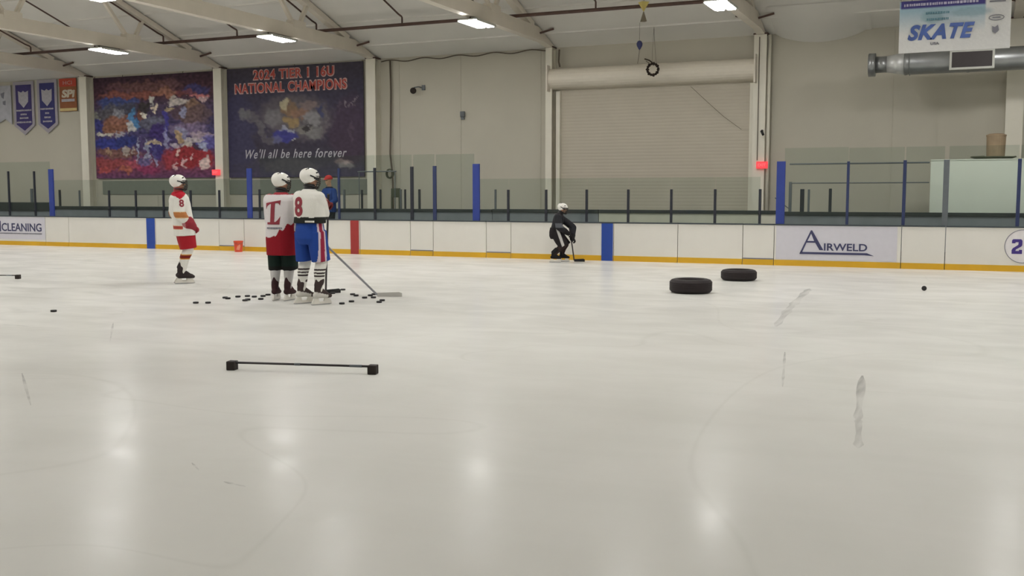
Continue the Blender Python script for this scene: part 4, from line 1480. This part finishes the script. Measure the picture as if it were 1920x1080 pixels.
def helmet(F, parent, dark=None, voxel=0.011, cage=True):
    u = U()
    u.ell((0, -0.012, 0.038), (0.116, 0.143, 0.122))
    u.ell((0, -0.055, 0.05), (0.106, 0.108, 0.106))
    for s in (-1, 1):
        u.ell((s * 0.098, -0.01, -0.03), (0.022, 0.05, 0.07))
        u.seg((s * 0.05, 0.07, 0.125), (s * 0.055, -0.08, 0.138), 0.009, 0.009)
    # keep the shell above a line falling from brow to nape
    no = Vector((0, 0.55, -1)).normalized()
    co = Vector((0, 0.12, 0.045))
    keep = (F @ co, (F.to_3x3() @ no))
    u.xform(F)
    o = u.build('helmet', M['helmet'], parent, voxel, 2, cut=[keep])
    # dark vents and ear side plates
    bm = BM()
    for s in (-1, 1):
        for (a, b_, w) in (((s * 0.113, -0.06, 0.05), (s * 0.118, 0.02, 0.02), 0.018), ((s * 0.118, 0.0, 0.02), (s * 0.108, 0.075, 0.0), 0.03), ((s * 0.085, 0.07, 0.1), (s * 0.1, 0.04, 0.09), 0.016), ((s * 0.05, -0.1, 0.128), (s * 0.05, -0.05, 0.152), 0.012)):
            beam(bm, F @ Vector(a), F @ Vector(b_), 0.016, w, F.to_3x3() @ Vector((0, 0, 1)))
    obj('vent', bm, M['black'], o)
    # strap around the nape and chin
    bm = BM()
    pts = [F @ Vector((0.09 * math.sin(a), -0.02 - 0.07 * math.cos(a) if abs(a) < 1.6 else -0.02 + 0.1 * -math.cos(a), -0.085 - 0.03 * (1 - math.cos(a)) / 2)) for a in [i * math.pi / 8 - math.pi for i in range(17)]]
    tube(bm, pts, 0.012, 6)
    obj('chin_strap', bm, M['black'], o)
    if cage:
        bm = BM()
        def pt(az, z):
            k = 1.0 if z > -0.06 else 1 - (abs(z) - 0.06) * 3.2
            return F @ Vector((0.108 * math.sin(az) * k, 0.02 + 0.125 * math.cos(az) * (k * 0.9 + 0.1), z))
        for z in (0.045, 0.02, -0.01, -0.04, -0.07, -0.1, -0.13):
            tube(bm, [pt(R(-88 + i * 11), z) for i in range(17)], 0.0055, 5)
        for az in (-75, -52, -30, -10, 10, 30, 52, 75):
            tube(bm, [pt(R(az), 0.045 - i * 0.0219) for i in range(9)], 0.0042, 5)
        obj('face_cage', bm, M['cage'], o)
        bm = BM()
        bmesh.ops.create_uvsphere(bm, u_segments=12, v_segments=8, radius=1, matrix=F @ Matrix.Translation((0, 0.088, -0.115)) @ Matrix.Diagonal((0.04, 0.028, 0.03, 1)))
        obj('chin_cup', bm, M['black'], o, True)
    return o


def glove(name, wrist, elbow, hand_dir, palm_n, thumb_side, m, parent, curl=1.0, bulk=1.0, paint=None, cuff=True):
    """a hand or glove with palm, four curled fingers and a thumb"""
    W = Vector(wrist)
    F = frame_of(W, hand_dir, -Vector(palm_n))
    u = U()
    b_ = bulk
    u.ell((0, 0.05, 0), (0.046 * b_, 0.06, 0.028 * b_))
    L = [0.072, 0.084, 0.079, 0.058]
    for i in range(4):
        x = (-0.034 + 0.0227 * i) * b_
        ll = L[i] if thumb_side < 0 else L[3 - i]
        p = Vector((x, 0.09, 0.0))
        pts = [p]
        ang = 0.0
        for j, f in enumerate((0.42, 0.33, 0.25)):
            ang += R((40, 60, 45)[j]) * curl
            p = p + Vector((0, math.cos(ang), -math.sin(ang))) * ll * f * 1.15
            pts.append(p)
        u.chain(pts, [0.0125 * b_, 0.012 * b_, 0.0115 * b_, 0.010 * b_])
    s = thumb_side
    u.chain([(s * 0.034 * b_, 0.02, -0.006), (s * 0.062 * b_, 0.055, -0.022), (s * 0.05 * b_, 0.085, -0.05)], [0.018 * b_, 0.015 * b_, 0.012 * b_])
    u.xform(F)
    d = (Vector(elbow) - W).normalized()
    if cuff:
        u.seg(W + d * 0.10, W - d * 0.02, 0.064 * b_, 0.05 * b_)
    else:
        u.seg(W + d * 0.05, W - d * 0.03, 0.03, 0.03)
    return u.build(name, m, parent, 0.008, 1, paint=paint)


def skate(an, toe, shin_lean, parent, upper, lower, side):
    F = frame_of(an, toe, (0, 0, 1))
    u = U()
    sl = Vector(shin_lean)
    u.chain([(sl.x, sl.y - 0.005, 0.15), (0, -0.02, 0.03), (0, -0.02, -0.03)], [0.062, 0.054, 0.05], True)
    u.seg((sl.x, sl.y - 0.05, 0.19), (0, -0.05, 0.08), 0.022, 0.03)
    u.chain([(0, -0.06, -0.06), (0, 0.05, -0.055), (0, 0.13, -0.07), (0, 0.185, -0.078)], [0.044, 0.05, 0.042, 0.032])
    u.chain([(0, 0.03, 0.0), (0, 0.12, -0.05)], [0.046, 0.036])
    u.xform(F)
    inv = F.inverted()

    def pf(co):
        l = inv @ co
        if lower and l.z < -0.035 - 0.25 * (l.y - 0.02) and l.y < 0.13:
            return lower
        return upper
    boot = u.build('skate', M['cloth'], parent, 0.011, 2, paint=pf)
    bm = BM()
    prism(bm, [(-0.13, -0.185), (-0.125, -0.165), (-0.09, -0.105), (-0.02, -0.105), (-0.005, -0.15), (0.075, -0.15), (0.09, -0.105), (0.17, -0.105), (0.2, -0.16), (0.205, -0.185)], 'x', -0.013, 0.013)
    bmesh.ops.transform(bm, matrix=F, verts=bm.verts)
    obj('blade_holder', bm, M['holder'], boot)
    bm = BM()
    prism(bm, [(-0.14, -0.183), (-0.135, -0.195), (-0.11, -0.2), (0.17, -0.2), (0.205, -0.193), (0.215, -0.18)], 'x', -0.0025, 0.0025)
    bmesh.ops.transform(bm, matrix=F, verts=bm.verts)
    obj('blade', bm, M['blade'], boot)
    bm = BM()
    tube(bm, [F @ Vector(((-1) ** k * 0.022, 0.015 + 0.018 * k, 0.055 - 0.017 * k)) for k in range(6)], 0.005, 5)
    obj('lace', bm, M['holder'], boot)
    return boot


def project_decal(name, target, root_pts, faces, F, m, parent, off=0.006):
    """lay flat lettering (2-D points in the X-Z plane of F, cast along +Y of F) onto a garment"""
    bm = BM()
    bm.from_mesh(target.data)
    tree = BVHTree.FromBMesh(bm)
    d = (F.to_3x3() @ Vector((0, 1, 0))).normalized()
    b2 = BM()
    vs = [b2.verts.new((x, z, 0)) for x, z in root_pts]
    for f in faces:
        try:
            b2.faces.new([vs[i] for i in f])
        except ValueError:
            pass
    bmesh.ops.triangulate(b2, faces=b2.faces)
    for _ in range(2):
        bmesh.ops.subdivide_edges(b2, edges=[e for e in b2.edges if e.calc_length() > 0.02], cuts=1)
        bmesh.ops.triangulate(b2, faces=b2.faces)
    last = 0.25
    for v in b2.verts:
        o_ = F @ Vector((v.co.x, 0, v.co.y))
        hit = tree.ray_cast(o_, d, 1.0)
        if hit[0] is not None:
            last = hit[3]
            v.co = hit[0] - d * off
        else:
            v.co = o_ + d * (last - off)
    r = bmesh.ops.extrude_face_region(b2, geom=b2.faces[:])
    for e in r['geom']:
        if isinstance(e, bmesh.types.BMVert):
            e.co += d * (off * 0.8)
    bm.free()
    return obj(name, b2, m, parent)


def player(name, label, loc, rz, s, J, look):
    root = thing(name, label, 'person', loc, rz)
    root.scale = (s, s, s)
    V = {k: Vector(v) for k, v in J.items() if not isinstance(v, (int, float))}
    up = (V['neck'] - V['pel']).normalized()
    side = (V['sh_r'] - V['sh_l']).normalized()
    side = (side - up * side.dot(up)).normalized()
    fwd = up.cross(side).normalized()
    hside = (V['hip_r'] - V['hip_l']).normalized()
    hfwd = Vector((0, 0, 1)).cross(hside).normalized()
    T = (V['neck'] - V['pel']).length
    P = V['pel']
    # head frame
    hy, hp = J.get('hy', 0), J.get('hp', 0)
    hf = Matrix.Rotation(R(hy), 3, 'Z') @ Vector((0, math.cos(R(hp)), math.sin(R(hp))))
    F = frame_of(V['head'], hf, (0, 0, 1))
    # body: one continuous figure
    u = U()
    head_parts(u, F)
    u.seg(V['neck'] + up * -0.05, V['head'] + F.to_3x3() @ Vector((0, -0.02, -0.03)), 0.06, 0.054)
    u.loft([(P - up * 0.06, hside * 0.16, hfwd * 0.11), (P + up * T * 0.3, side * 0.15, fwd * 0.10), (P + up * T * 0.7, side * 0.18, fwd * 0.12), (P + up * T * 0.93, side * 0.16, fwd * 0.09), (P + up * T * 1.0, side * 0.07, fwd * 0.06)])
    for a in 'lr':
        u.chain([V['sh_' + a], V['el_' + a], V['wr_' + a]], [0.062, 0.046, 0.034])
        u.chain([V['hip_' + a], V['kn_' + a], V['an_' + a]], [0.092, 0.062, 0.042])
    body = u.build('body', M['skin'], root, 0.012, 2)
    eyes(F, body)
    ng = U()
    ng.seg(V['neck'] - up * 0.04, V['neck'].lerp(V['head'], 0.55), 0.082, 0.074, False)
    ng.build('neck_guard', M[look.get('ng', 'black')], root, 0.01, 2)
    # jersey
    hem = look['hem']
    u = U()
    secs = []
    for t_, rx, ry, uh in ((hem, look.get('hw', 0.255), 0.185, 1), (hem * 0.5 + 0.1, 0.245, 0.18, 0.7), (0.35, 0.235, 0.17, 0.4), (0.62, 0.25, 0.175, 0), (0.8, 0.255, 0.165, 0), (0.9, 0.215, 0.14, 0), (0.98, 0.115, 0.105, 0), (1.03, 0.085, 0.085, 0)):
        sv = (side.lerp(hside, uh * 0.7)).normalized()
        fv = (fwd.lerp(hfwd, uh * 0.7)).normalized()
        cpt = P + up * T * t_ if t_ > 0 else P + Vector((0, 0, 1)).lerp(up, 0.3).normalized() * T * t_
        secs.append((cpt, sv * rx, fv * ry))
    jw = look.get('jw', 1.0)
    u.loft([(c_, a_ * jw, f_ * jw) for c_, a_, f_ in secs])
    for a in 'lr':
        e = V['el_' + a]
        w = V['wr_' + a]
        sh = V['sh_' + a]
        u.chain([sh - up * 0.03, sh.lerp(e, 0.55), e, e.lerp(w, 0.8)], [0.1, 0.1, 0.096, 0.078])
        u.ball(sh - up * 0.01, 0.1)
    jersey = u.build('jersey', M['cloth'], root, 0.0095, 5, paint=look['jersey'])
    # neck guard / collar
    # pants
    pz = look['pants_bottom']
    u = U()
    top = look.get('pants_top', 0.12)
    pw = look.get('pw', 1.0)
    u.loft([(P + Vector((0, 0, top)), hside * 0.2 * pw, hfwd * 0.15), (P, hside * 0.225 * pw, hfwd * 0.175), (P - Vector((0, 0, 0.12)), hside * 0.22 * pw, hfwd * 0.175), (P - Vector((0, 0, 0.2)), hside * 0.16, hfwd * 0.14)])
    for a in 'lr':
        hp_, kn = V['hip_' + a], V['kn_' + a]
        d = kn - hp_
        f = (hp_.z - pz) / max(0.05, (hp_.z - kn.z))
        e = hp_ + d * f
        dn = d.normalized()
        fv = (hfwd - dn * hfwd.dot(dn)).normalized()
        lw = look.get('leg_w', 0.125)
        u.loft([(hp_ + Vector((0, 0, 0.04)), hside * 0.125, fv * 0.15), (hp_.lerp(e, 0.5), hside * (lw + 0.003), fv * 0.15), (e, hside * lw, fv * 0.14)])
    u.build('pants', M['cloth'], root, 0.0095, 3, paint=look['pants'])
    # socks
    for a in 'lr':
        kn, an, hp_ = V['kn_' + a], V['an_' + a], V['hip_' + a]
        d = (an - kn)
        u = U()
        back = Vector((0, -0.025, 0))
        u.chain([kn + (hp_ - kn).normalized() * 0.14, kn, kn + d * 0.35 + back, kn + d * 0.75 + back * 0.4, an + d * 0.0], [0.088, 0.085, 0.08, 0.062, 0.05])
        u.build('sock', M['cloth'], root, 0.008, 3, paint=look['sock'])
    # skates
    for a in 'lr':
        an, kn = V['an_' + a], V['kn_' + a]
        toe = V['toe_' + a]
        sh_ = (kn - an).normalized() * 0.15
        toeN = Vector((toe.x, toe.y, toe.z)).normalized()
        skate(an, toeN, (0, sh_.dot(toeN), 0), root, look['boot'], look.get('boot_low'), a)
    # gloves
    for a in 'lr':
        w, e = V['wr_' + a], V['el_' + a]
        hd = V.get('hd_' + a, (w - e))
        pn = V.get('pn_' + a, Vector((0, 0, -1)))
        glove('glove', w, e, hd, pn, -1 if a == 'r' else 1, M['cloth'], root, J.get('curl', 0.8), look.get('gb', 1.35), paint=look['glove'])
    helmet(F, root)
    return root, jersey, F


def stand(**kw):
    J = dict(pel=(0, 0, 1.06), neck=(0, -0.01, 1.62), head=(0, 0.02, 1.775), sh_l=(-0.2, -0.01, 1.53), sh_r=(0.2, -0.01, 1.53),
             el_l=(-0.3, -0.03, 1.25), el_r=(0.3, -0.03, 1.25), wr_l=(-0.24, 0.17, 1.1), wr_r=(0.24, 0.17, 1.1),
             hip_l=(-0.11, 0, 1.0), hip_r=(0.11, 0, 1.0), kn_l=(-0.13, 0.04, 0.6), kn_r=(0.13, 0.04, 0.6), an_l=(-0.14, -0.03, 0.2), an_r=(0.14, -0.03, 0.2),
             toe_l=(-0.1, 1, 0), toe_r=(0.1, 1, 0))
    J.update(kw)
    return J


def heading(x, y, alpha):
    """rotation about z of someone at (x, y) turned alpha degrees to the right of facing straight away"""
    return math.atan2(y, x) - R(alpha) - math.pi / 2


def to_local(world, loc, rz, s):
    return tuple((Matrix.Rotation(-rz, 3, 'Z') @ (Vector(world) - Vector(loc))) / s)


# --- player in red and white at left, in profile to the right
WHITE = (232, 230, 222)
A_loc, A_s = (-13.6, 15.3, 0), 1.066
A_rz = heading(-13.6, 15.3, 80)
def a_jersey(c):
    arm = abs(c.x) > 0.235
    if c.z > 1.485 + 0.75 * abs(c.y + 0.06):
        return (186, 30, 48)
    if arm and 1.17 < c.z < 1.26:
        return (184, 120, 70)
    if arm and (1.155 < c.z < 1.17 or 1.26 < c.z < 1.275):
        return (226, 196, 150)
    if not arm and 0.955 < c.z < 1.03:
        return (176, 70, 62) if 0.965 < c.z < 1.02 else (226, 170, 130)
    return WHITE
def a_sock(c):
    if 0.43 < c.z < 0.52:
        return (120, 36, 30) if 0.445 < c.z < 0.505 else (214, 150, 60)
    return WHITE
JA = stand(pel=(0, 0.05, 1.03), neck=(0, -0.05, 1.61), head=(0, -0.02, 1.765), sh_l=(-0.2, -0.05, 1.52), sh_r=(0.2, -0.05, 1.52),
           hip_l=(-0.1, 0.05, 0.98), hip_r=(0.1, 0.05, 0.98), kn_l=(-0.11, 0.13, 0.6), kn_r=(0.11, 0.1, 0.6), an_l=(-0.11, 0.0, 0.2), an_r=(0.11, -0.02, 0.2),
           el_l=(-0.27, -0.07, 1.24), el_r=(0.28, -0.08, 1.24), wr_l=(-0.12, 0.14, 1.01), wr_r=(0.14, 0.14, 1.01), hd_l=(0.3, 0.8, -0.3), hd_r=(-0.3, 0.8, -0.35),
           toe_l=(0, 1, 0), toe_r=(0, 1, 0), hy=8, hp=6)
ra, ja, FA = player('person', 'hockey player in white and red jersey and red pants standing alone at left', A_loc, A_rz, A_s, JA,
                    dict(hem=-0.31, ng='red', gb=1.95, jersey=a_jersey, pants=lambda c: (168, 34, 44), pants_bottom=0.62, sock=a_sock, boot=(54, 46, 46), glove=lambda c: (150, 50, 60) if c.x + c.y * 1.7 > 0.32 else (176, 120, 120), leg_w=0.12))
pts, faces = text_verts('8', 0.17, 0.006)
mx_, my_ = (min(p[0] for p in pts) + max(p[0] for p in pts)) / 2, (min(p[1] for p in pts) + max(p[1] for p in pts)) / 2
pts = [(p[0] - mx_, p[1] - my_) for p in pts]
m_maroon = mat('maroon_twill', lin((140, 48, 60)), 0.8)
Fd = frame_of((0.7, -0.04, 1.42), (-1, 0, 0), (0, 0, 1))
project_decal('number', ja, pts, faces, Fd, m_maroon, ja)

# --- player with the maroon letter on his back
B_loc, B_s = (-9.91, 13.42, 0), 1.042
B_rz = heading(-9.87, 13.35, 22)
def b_jersey(c):
    edge = 1.03 + 0.75 * max(-0.09, c.x) + 0.025 * math.sin(c.x * 55) * (1 if c.x > -0.06 else 0.3)
    if abs(c.x) > 0.225 and c.z > 1.05:
        return (222, 216, 216)
    if c.z > 1.6:
        return (170, 60, 70)
    if c.z < edge:
        return (146, 22, 36)
    return (226, 220, 220)
stick_B_top = to_local((-9.62, 13.78, 1.12), B_loc, B_rz, B_s)
stick_B_mid = to_local((-9.45, 13.93, 0.92), B_loc, B_rz, B_s)
JB = stand(wr_l=(-0.02, 0.32, 1.08), sh_l=(-0.18, -0.01, 1.53), sh_r=(0.18, -0.01, 1.53), el_l=(-0.21, 0.1, 1.2), wr_r=(0.2, 0.3, 1.0), el_r=(0.27, 0.0, 1.24), hd_l=(0.5, 0.8, -0.3), hd_r=(-0.1, 0.9, -0.3),
           kn_l=(-0.12, 0.05, 0.58), kn_r=(0.1, 0.05, 0.58), an_l=(-0.115, -0.02, 0.2), an_r=(0.09, -0.02, 0.2), hy=-38, hp=-4, toe_l=(-0.05, 1, 0), toe_r=(0.15, 1, 0))
rb, jb, FB = player('person', 'hockey player seen from behind in white jersey with a maroon letter and red hem', B_loc, B_rz, B_s, JB,
                    dict(hem=-0.66, hw=0.235, jersey=b_jersey, pants=lambda c: (22, 40, 34) if c.z > 0.52 else (26, 28, 26), pants_bottom=0.47, sock=lambda c: (196, 194, 192), boot=(62, 40, 42), glove=lambda c: (110, 30, 40), leg_w=0.112))
# slanted letter with serifs, as an outline
def poly_decal(polys):
    p_, f_ = [], []
    for pl in polys:
        f_.append(tuple(range(len(p_), len(p_) + len(pl))))
        p_ += pl
    return p_, f_
letter = [[(-0.11, 0.15), (0.11, 0.19), (0.1, 0.12), (0.075, 0.15), (0.04, 0.15), (-0.05, 0.135), (-0.09, 0.11), (-0.11, 0.07)],
          [(-0.03, 0.145), (0.03, 0.15), (0.005, -0.14), (-0.055, -0.14)],
          [(-0.1, -0.14), (0.085, -0.14), (0.1, -0.03), (0.06, -0.08), (0.03, -0.105), (-0.1, -0.11)]]
lp_, lf_ = poly_decal(letter)
Fd = frame_of((-0.06, -0.7, 1.31), (0, 1, 0), (0, 0, 1))
project_decal('letter', jb, [(x * 1.1, z * 1.1) for x, z in lp_], lf_, Fd, m_maroon, jb)
rows = [[(-0.13 + k * 0.026, -0.012), (-0.112 + k * 0.026, -0.012), (-0.112 + k * 0.026, 0.014), (-0.13 + k * 0.026, 0.014)] for k in range(10)]
rp, rf = poly_decal(rows)
Fd = frame_of((-0.05, -0.7, 1.1), (0, 1, 0), (0, 0, 1))
project_decal('small_print', jb, rp, rf, Fd, M['grey_ink'], jb)

# --- player with the number eight and blue pants
C_loc, C_s = (-9.17, 13.13, 0), 1.07
C_rz = heading(-9.17, 13.13, 42)
grip = Vector(to_local((-9.27, 13.76, 1.57), C_loc, C_rz, C_s))
grip2 = Vector(to_local((-9.34, 13.84, 1.49), C_loc, C_rz, C_s))
def c_jersey(c):
    if c.z < 1.245 + 0.25 * max(0, c.x - 0.05) * 0 and abs(c.x) < 0.3 and c.z < 1.25 + 0.02 * math.sin(c.x * 30):
        return (36, 38, 34)
    return (232, 230, 222)
def c_pants(c):
    if c.x > 0.13:
        d = c.y + 0.015 + (1.05 - c.z) * 0.02
        if abs(d) < 0.035:
            return (150, 40, 66)
        if abs(d) < 0.065:
            return (214, 200, 206)
    return (38, 72, 152)
def c_sock(c):
    z = c.z
    for s0 in (0.50, 0.455, 0.41):
        if s0 - 0.011 < z < s0 + 0.011:
            return (52, 40, 42)
    return WHITE
wr = grip - Vector((0.03, 0.1, -0.015))
wl = grip2 - Vector((-0.05, 0.1, -0.02))
JC = stand(pel=(0, -0.01, 1.06), wr_r=tuple(wr), wr_l=tuple(wl), el_r=to_local((-9.02, 13.25, 1.38), C_loc, C_rz, C_s), el_l=(-0.2, 0.2, 1.25), sh_r=(0.18, -0.02, 1.52), sh_l=(-0.19, 0.0, 1.53), hd_r=tuple(grip - wr), hd_l=tuple(grip2 - wl),
           pn_r=(-0.3, 0.1, -0.9), pn_l=(0.5, 0.1, -0.8), kn_l=(-0.15, 0.05, 0.6), kn_r=(0.15, 0.05, 0.6), an_l=(-0.15, -0.03, 0.2), an_r=(0.17, -0.03, 0.2), hy=-22, hp=-2, toe_l=(0.35, 1, 0), toe_r=(0.25, 1, 0), curl=1.0)
rc, jc, FC = player('person', 'hockey player in white number eight jersey and blue pants leaning on a stick', C_loc, C_rz, C_s, JC,
                    dict(hem=0.17, hw=0.245, jersey=c_jersey, pants=c_pants, pw=0.93, pants_bottom=0.62, pants_top=0.2, sock=c_sock, boot=(70, 58, 56), boot_low=(214, 210, 202), glove=lambda c: (120, 50, 50) if c.z < 1.48 else (190, 150, 140), leg_w=0.115))
pts, faces = text_verts('8', 0.36, 0.012)
mx_, my_ = (min(p[0] for p in pts) + max(p[0] for p in pts)) / 2, (min(p[1] for p in pts) + max(p[1] for p in pts)) / 2
pts = [((p[0] - mx_) * 0.9, p[1] - my_) for p in pts]
Fd = frame_of((-0.055, -0.7, 1.39), (0, 1, 0), (0, 0, 1))
project_decal('number', jc, pts, faces, Fd, m_maroon, jc)
bm = BM()
for k in range(7):
    p = Vector((0.08 + k * 0.022, -0.2, 1.19))
    box(bm, p.x, p.x + 0.016, -0.2, -0.17, 1.17, 1.195)
obj('waist_print', bm, M['holder'], rc)

# --- far skater all in black
D_loc, D_s = (-9.37, 24.1, 0), 0.9
D_rz = heading(-9.37, 24.1, 92)
def d_pants(c):
    if c.x > 0.1 and abs(c.y - (-0.02 + (0.8 - c.z) * 0.35)) < 0.04:
        return (206, 204, 200)
    return (40, 36, 38)
JD = stand(pel=(0, -0.12, 0.84), neck=(0, 0.0, 1.34), head=(0, 0.08, 1.475), sh_l=(-0.19, 0.0, 1.25), sh_r=(0.19, -0.05, 1.25),
           el_r=(0.29, -0.02, 0.98), wr_r=(0.16, 0.2, 0.82), el_l=(-0.2, 0.36, 0.95), wr_l=(0.0, 0.34, 0.66), hd_r=(-0.1, 0.8, -0.5), hd_l=(0.2, 0.7, -0.6),
           hip_l=(-0.11, -0.1, 0.8), hip_r=(0.11, -0.12, 0.8), kn_r=(0.13, 0.1, 0.47), kn_l=(-0.13, 0.16, 0.48), an_r=(0.15, -0.16, 0.2), an_l=(-0.12, 0.06, 0.2),
           toe_r=(0.2, 1, 0), toe_l=(-0.1, 1, 0), hy=-6, hp=-10)
rd, jd, FD = player('person', 'far skater all in black with a white helmet bending by the boards', D_loc, D_rz, D_s, JD,
                    dict(hem=-0.1, jw=0.86, jersey=lambda c: (44, 44, 48) if not (c.x > 0.22 and 0.96 < c.z < 1.08) else (96, 98, 104), pants=d_pants, pants_bottom=0.45, sock=lambda c: (56, 44, 42), boot=(30, 28, 30), boot_low=None, glove=lambda c: (34, 32, 34), leg_w=0.11))

# --- sticks
def stick(label, top, heel, toe, shaft, blade_m, tape=True, thick=0.03):
    """shaft from the butt to the heel, blade from heel to toe lying on the ice"""
    top, heel, toe = Vector(top), Vector(heel), Vector(toe)
    t_ = thing('hockey_stick', label, 'hockey stick', heel, 0, 'hockey sticks')
    bm = BM()
    beam(bm, top - heel, Vector((0, 0, 0.035)), 0.02, thick, toe - heel)
    obj('shaft', bm, shaft, t_)
    d = toe - heel
    n = 8
    bm = BM()
    rings = []
    s = d.cross(Vector((0, 0, 1))).normalized()
    for k in range(n + 1):
        q = k / n
        c = d * q + s * 0.02 * math.sin(q * 2.2)
        hgt = 0.065 + 0.015 * q if q < 0.9 else 0.06
        rings.append([bm.verts.new(c + s * a + Vector((0, 0, z))) for a, z in ((-0.006, 0.003), (0.006, 0.003), (0.006, hgt), (-0.006, hgt))])
    for a, b_ in zip(rings, rings[1:]):
        for k in range(4):
            bm.faces.new((a[k], a[(k + 1) % 4], b_[(k + 1) % 4], b_[k]))
    bm.faces.new(rings[0])
    bm.faces.new(list(reversed(rings[-1])))
    obj('blade', bm, blade_m, t_)
    if tape:
        u_ = (top - heel).normalized()
        bm = BM()
        beam(bm, top - heel - u_ * 0.14, top - heel + u_ * 0.02, 0.026, thick + 0.006, d)
        obj('butt_tape', bm, M['tape_white'] if shaft is not M['stick_black'] else M['black'], t_)
    return t_


stick('dark hockey stick standing upright in the hands of the number eight player', (-9.22, 13.7, 1.66), (-9.95, 14.66, 0), (-9.79, 14.86, 0), M['stick_black'], M['black'])
stick('silver hockey stick slanting down right with a white blade', (-9.66, 13.74, 1.16), (-8.86, 14.53, 0), (-8.5, 14.72, 0), M['silver_shaft'], M['tape_white'])
def D_world(p):
    return tuple(Matrix.Rotation(D_rz, 3, 'Z') @ (Vector(p) * D_s) + Vector(D_loc))
stick('dark hockey stick held low by the far skater in black', D_world((0.1, 0.27, 0.95)), (-9.08, 24.35, 0), (-8.82, 24.42, 0), M['stick_black'], M['black'])

# --- coach behind the boards in a red cap
K_loc = (-17.36, 25.85, 0.3)
K_rz = heading(-17.2, 25.85, -128)
root = thing('person', 'coach in red cap and blue jacket behind the boards, beyond the number eight player', 'person', K_loc, K_rz)
root.scale = (1.08, 1.08, 1.08)
hK = (0, 0.03, 1.66)
F = frame_of(hK, (0.0, 1, -0.1), (0, 0, 1))
u = U()
head_parts(u, F)
u.seg((0, -0.01, 1.45), (0, 0.01, 1.62), 0.062, 0.056)
u.loft([((0, 0, 0.88), (0.16, 0, 0), (0, 0.11, 0)), ((0, 0, 1.1), (0.15, 0, 0), (0, 0.1, 0)), ((0, 0, 1.32), (0.18, 0, 0), (0, 0.12, 0)), ((0, 0, 1.43), (0.15, 0, 0), (0, 0.08, 0)), ((0, 0, 1.48), (0.06, 0, 0), (0, 0.06, 0))])
kel = {'l': (-0.29, 0.02, 1.12), 'r': (0.29, 0.04, 1.12)}
kwr = {'l': (-0.18, 0.2, 1.0), 'r': (0.16, 0.22, 1.02)}
for a, sx in (('l', -1), ('r', 1)):
    u.chain([(sx * 0.19, 0, 1.39), kel[a], kwr[a]], [0.055, 0.042, 0.03])
    u.chain([(sx * 0.1, 0, 0.86), (sx * 0.11, 0.02, 0.46), (sx * 0.12, -0.02, 0.08)], [0.09, 0.06, 0.045])
bk = u.build('body', M['skin'], root, 0.011, 2)
eyes(F, bk)
for a, sx in (('l', -1), ('r', 1)):
    glove('hand', kwr[a], kel[a], (-sx * 0.5, 0.6, 0.0), (0, 0, -1), -1 if a == 'r' else 1, M['skin'], root, 0.5, 0.8, cuff=False)
u = U()
u.loft([((0, 0, 0.8), (0.21, 0, 0), (0, 0.15, 0)), ((0, 0, 1.1), (0.2, 0, 0), (0, 0.145, 0)), ((0, 0, 1.32), (0.215, 0, 0), (0, 0.15, 0)), ((0, 0, 1.43), (0.18, 0, 0), (0, 0.11, 0)), ((0, 0, 1.5), (0.08, 0, 0), (0, 0.078, 0))])
for a, sx in (('l', -1), ('r', 1)):
    u.chain([(sx * 0.19, 0, 1.38), kel[a], tuple(Vector(kel[a]).lerp(Vector(kwr[a]), 0.9))], [0.085, 0.07, 0.052])
u.build('jacket', M['cloth'], root, 0.013, 2, paint=lambda c: (32, 62, 128) if c.z < 1.46 else (28, 32, 60))
u = U()
u.loft([((0, 0, 0.92), (0.18, 0, 0), (0, 0.13, 0)), ((0, 0, 0.78), (0.18, 0, 0), (0, 0.13, 0))])
for sx in (-1, 1):
    u.chain([(sx * 0.1, 0, 0.84), (sx * 0.11, 0.02, 0.46), (sx * 0.12, -0.02, 0.09)], [0.1, 0.08, 0.07])
u.build('trousers', M['cloth'], root, 0.013, 2, paint=lambda c: (40, 42, 50))
for sx in (-1, 1):
    u = U()
    u.chain([(sx * 0.12, -0.04, 0.05), (sx * 0.12, 0.08, 0.045), (sx * 0.12, 0.17, 0.035)], [0.05, 0.045, 0.035])
    u.build('shoe', M['black'], root, 0.01, 2)
u = U()
u.ell((0, -0.015, 0.055), (0.1, 0.122, 0.1))
u.loft([((0, 0.09, 0.045), (0.07, 0, 0), (0, 0.0, 0.006)), ((0, 0.17, 0.03), (0.055, 0, 0), (0, 0.0, 0.005))])
u.xform(F)
cap = u.build('cap', mat('red_cap_cloth', lin((186, 44, 44)), 0.8), root, 0.009, 2, cut=[(F @ Vector((0, 0, 0.035)), F.to_3x3() @ Vector((0, 0, -1)))])
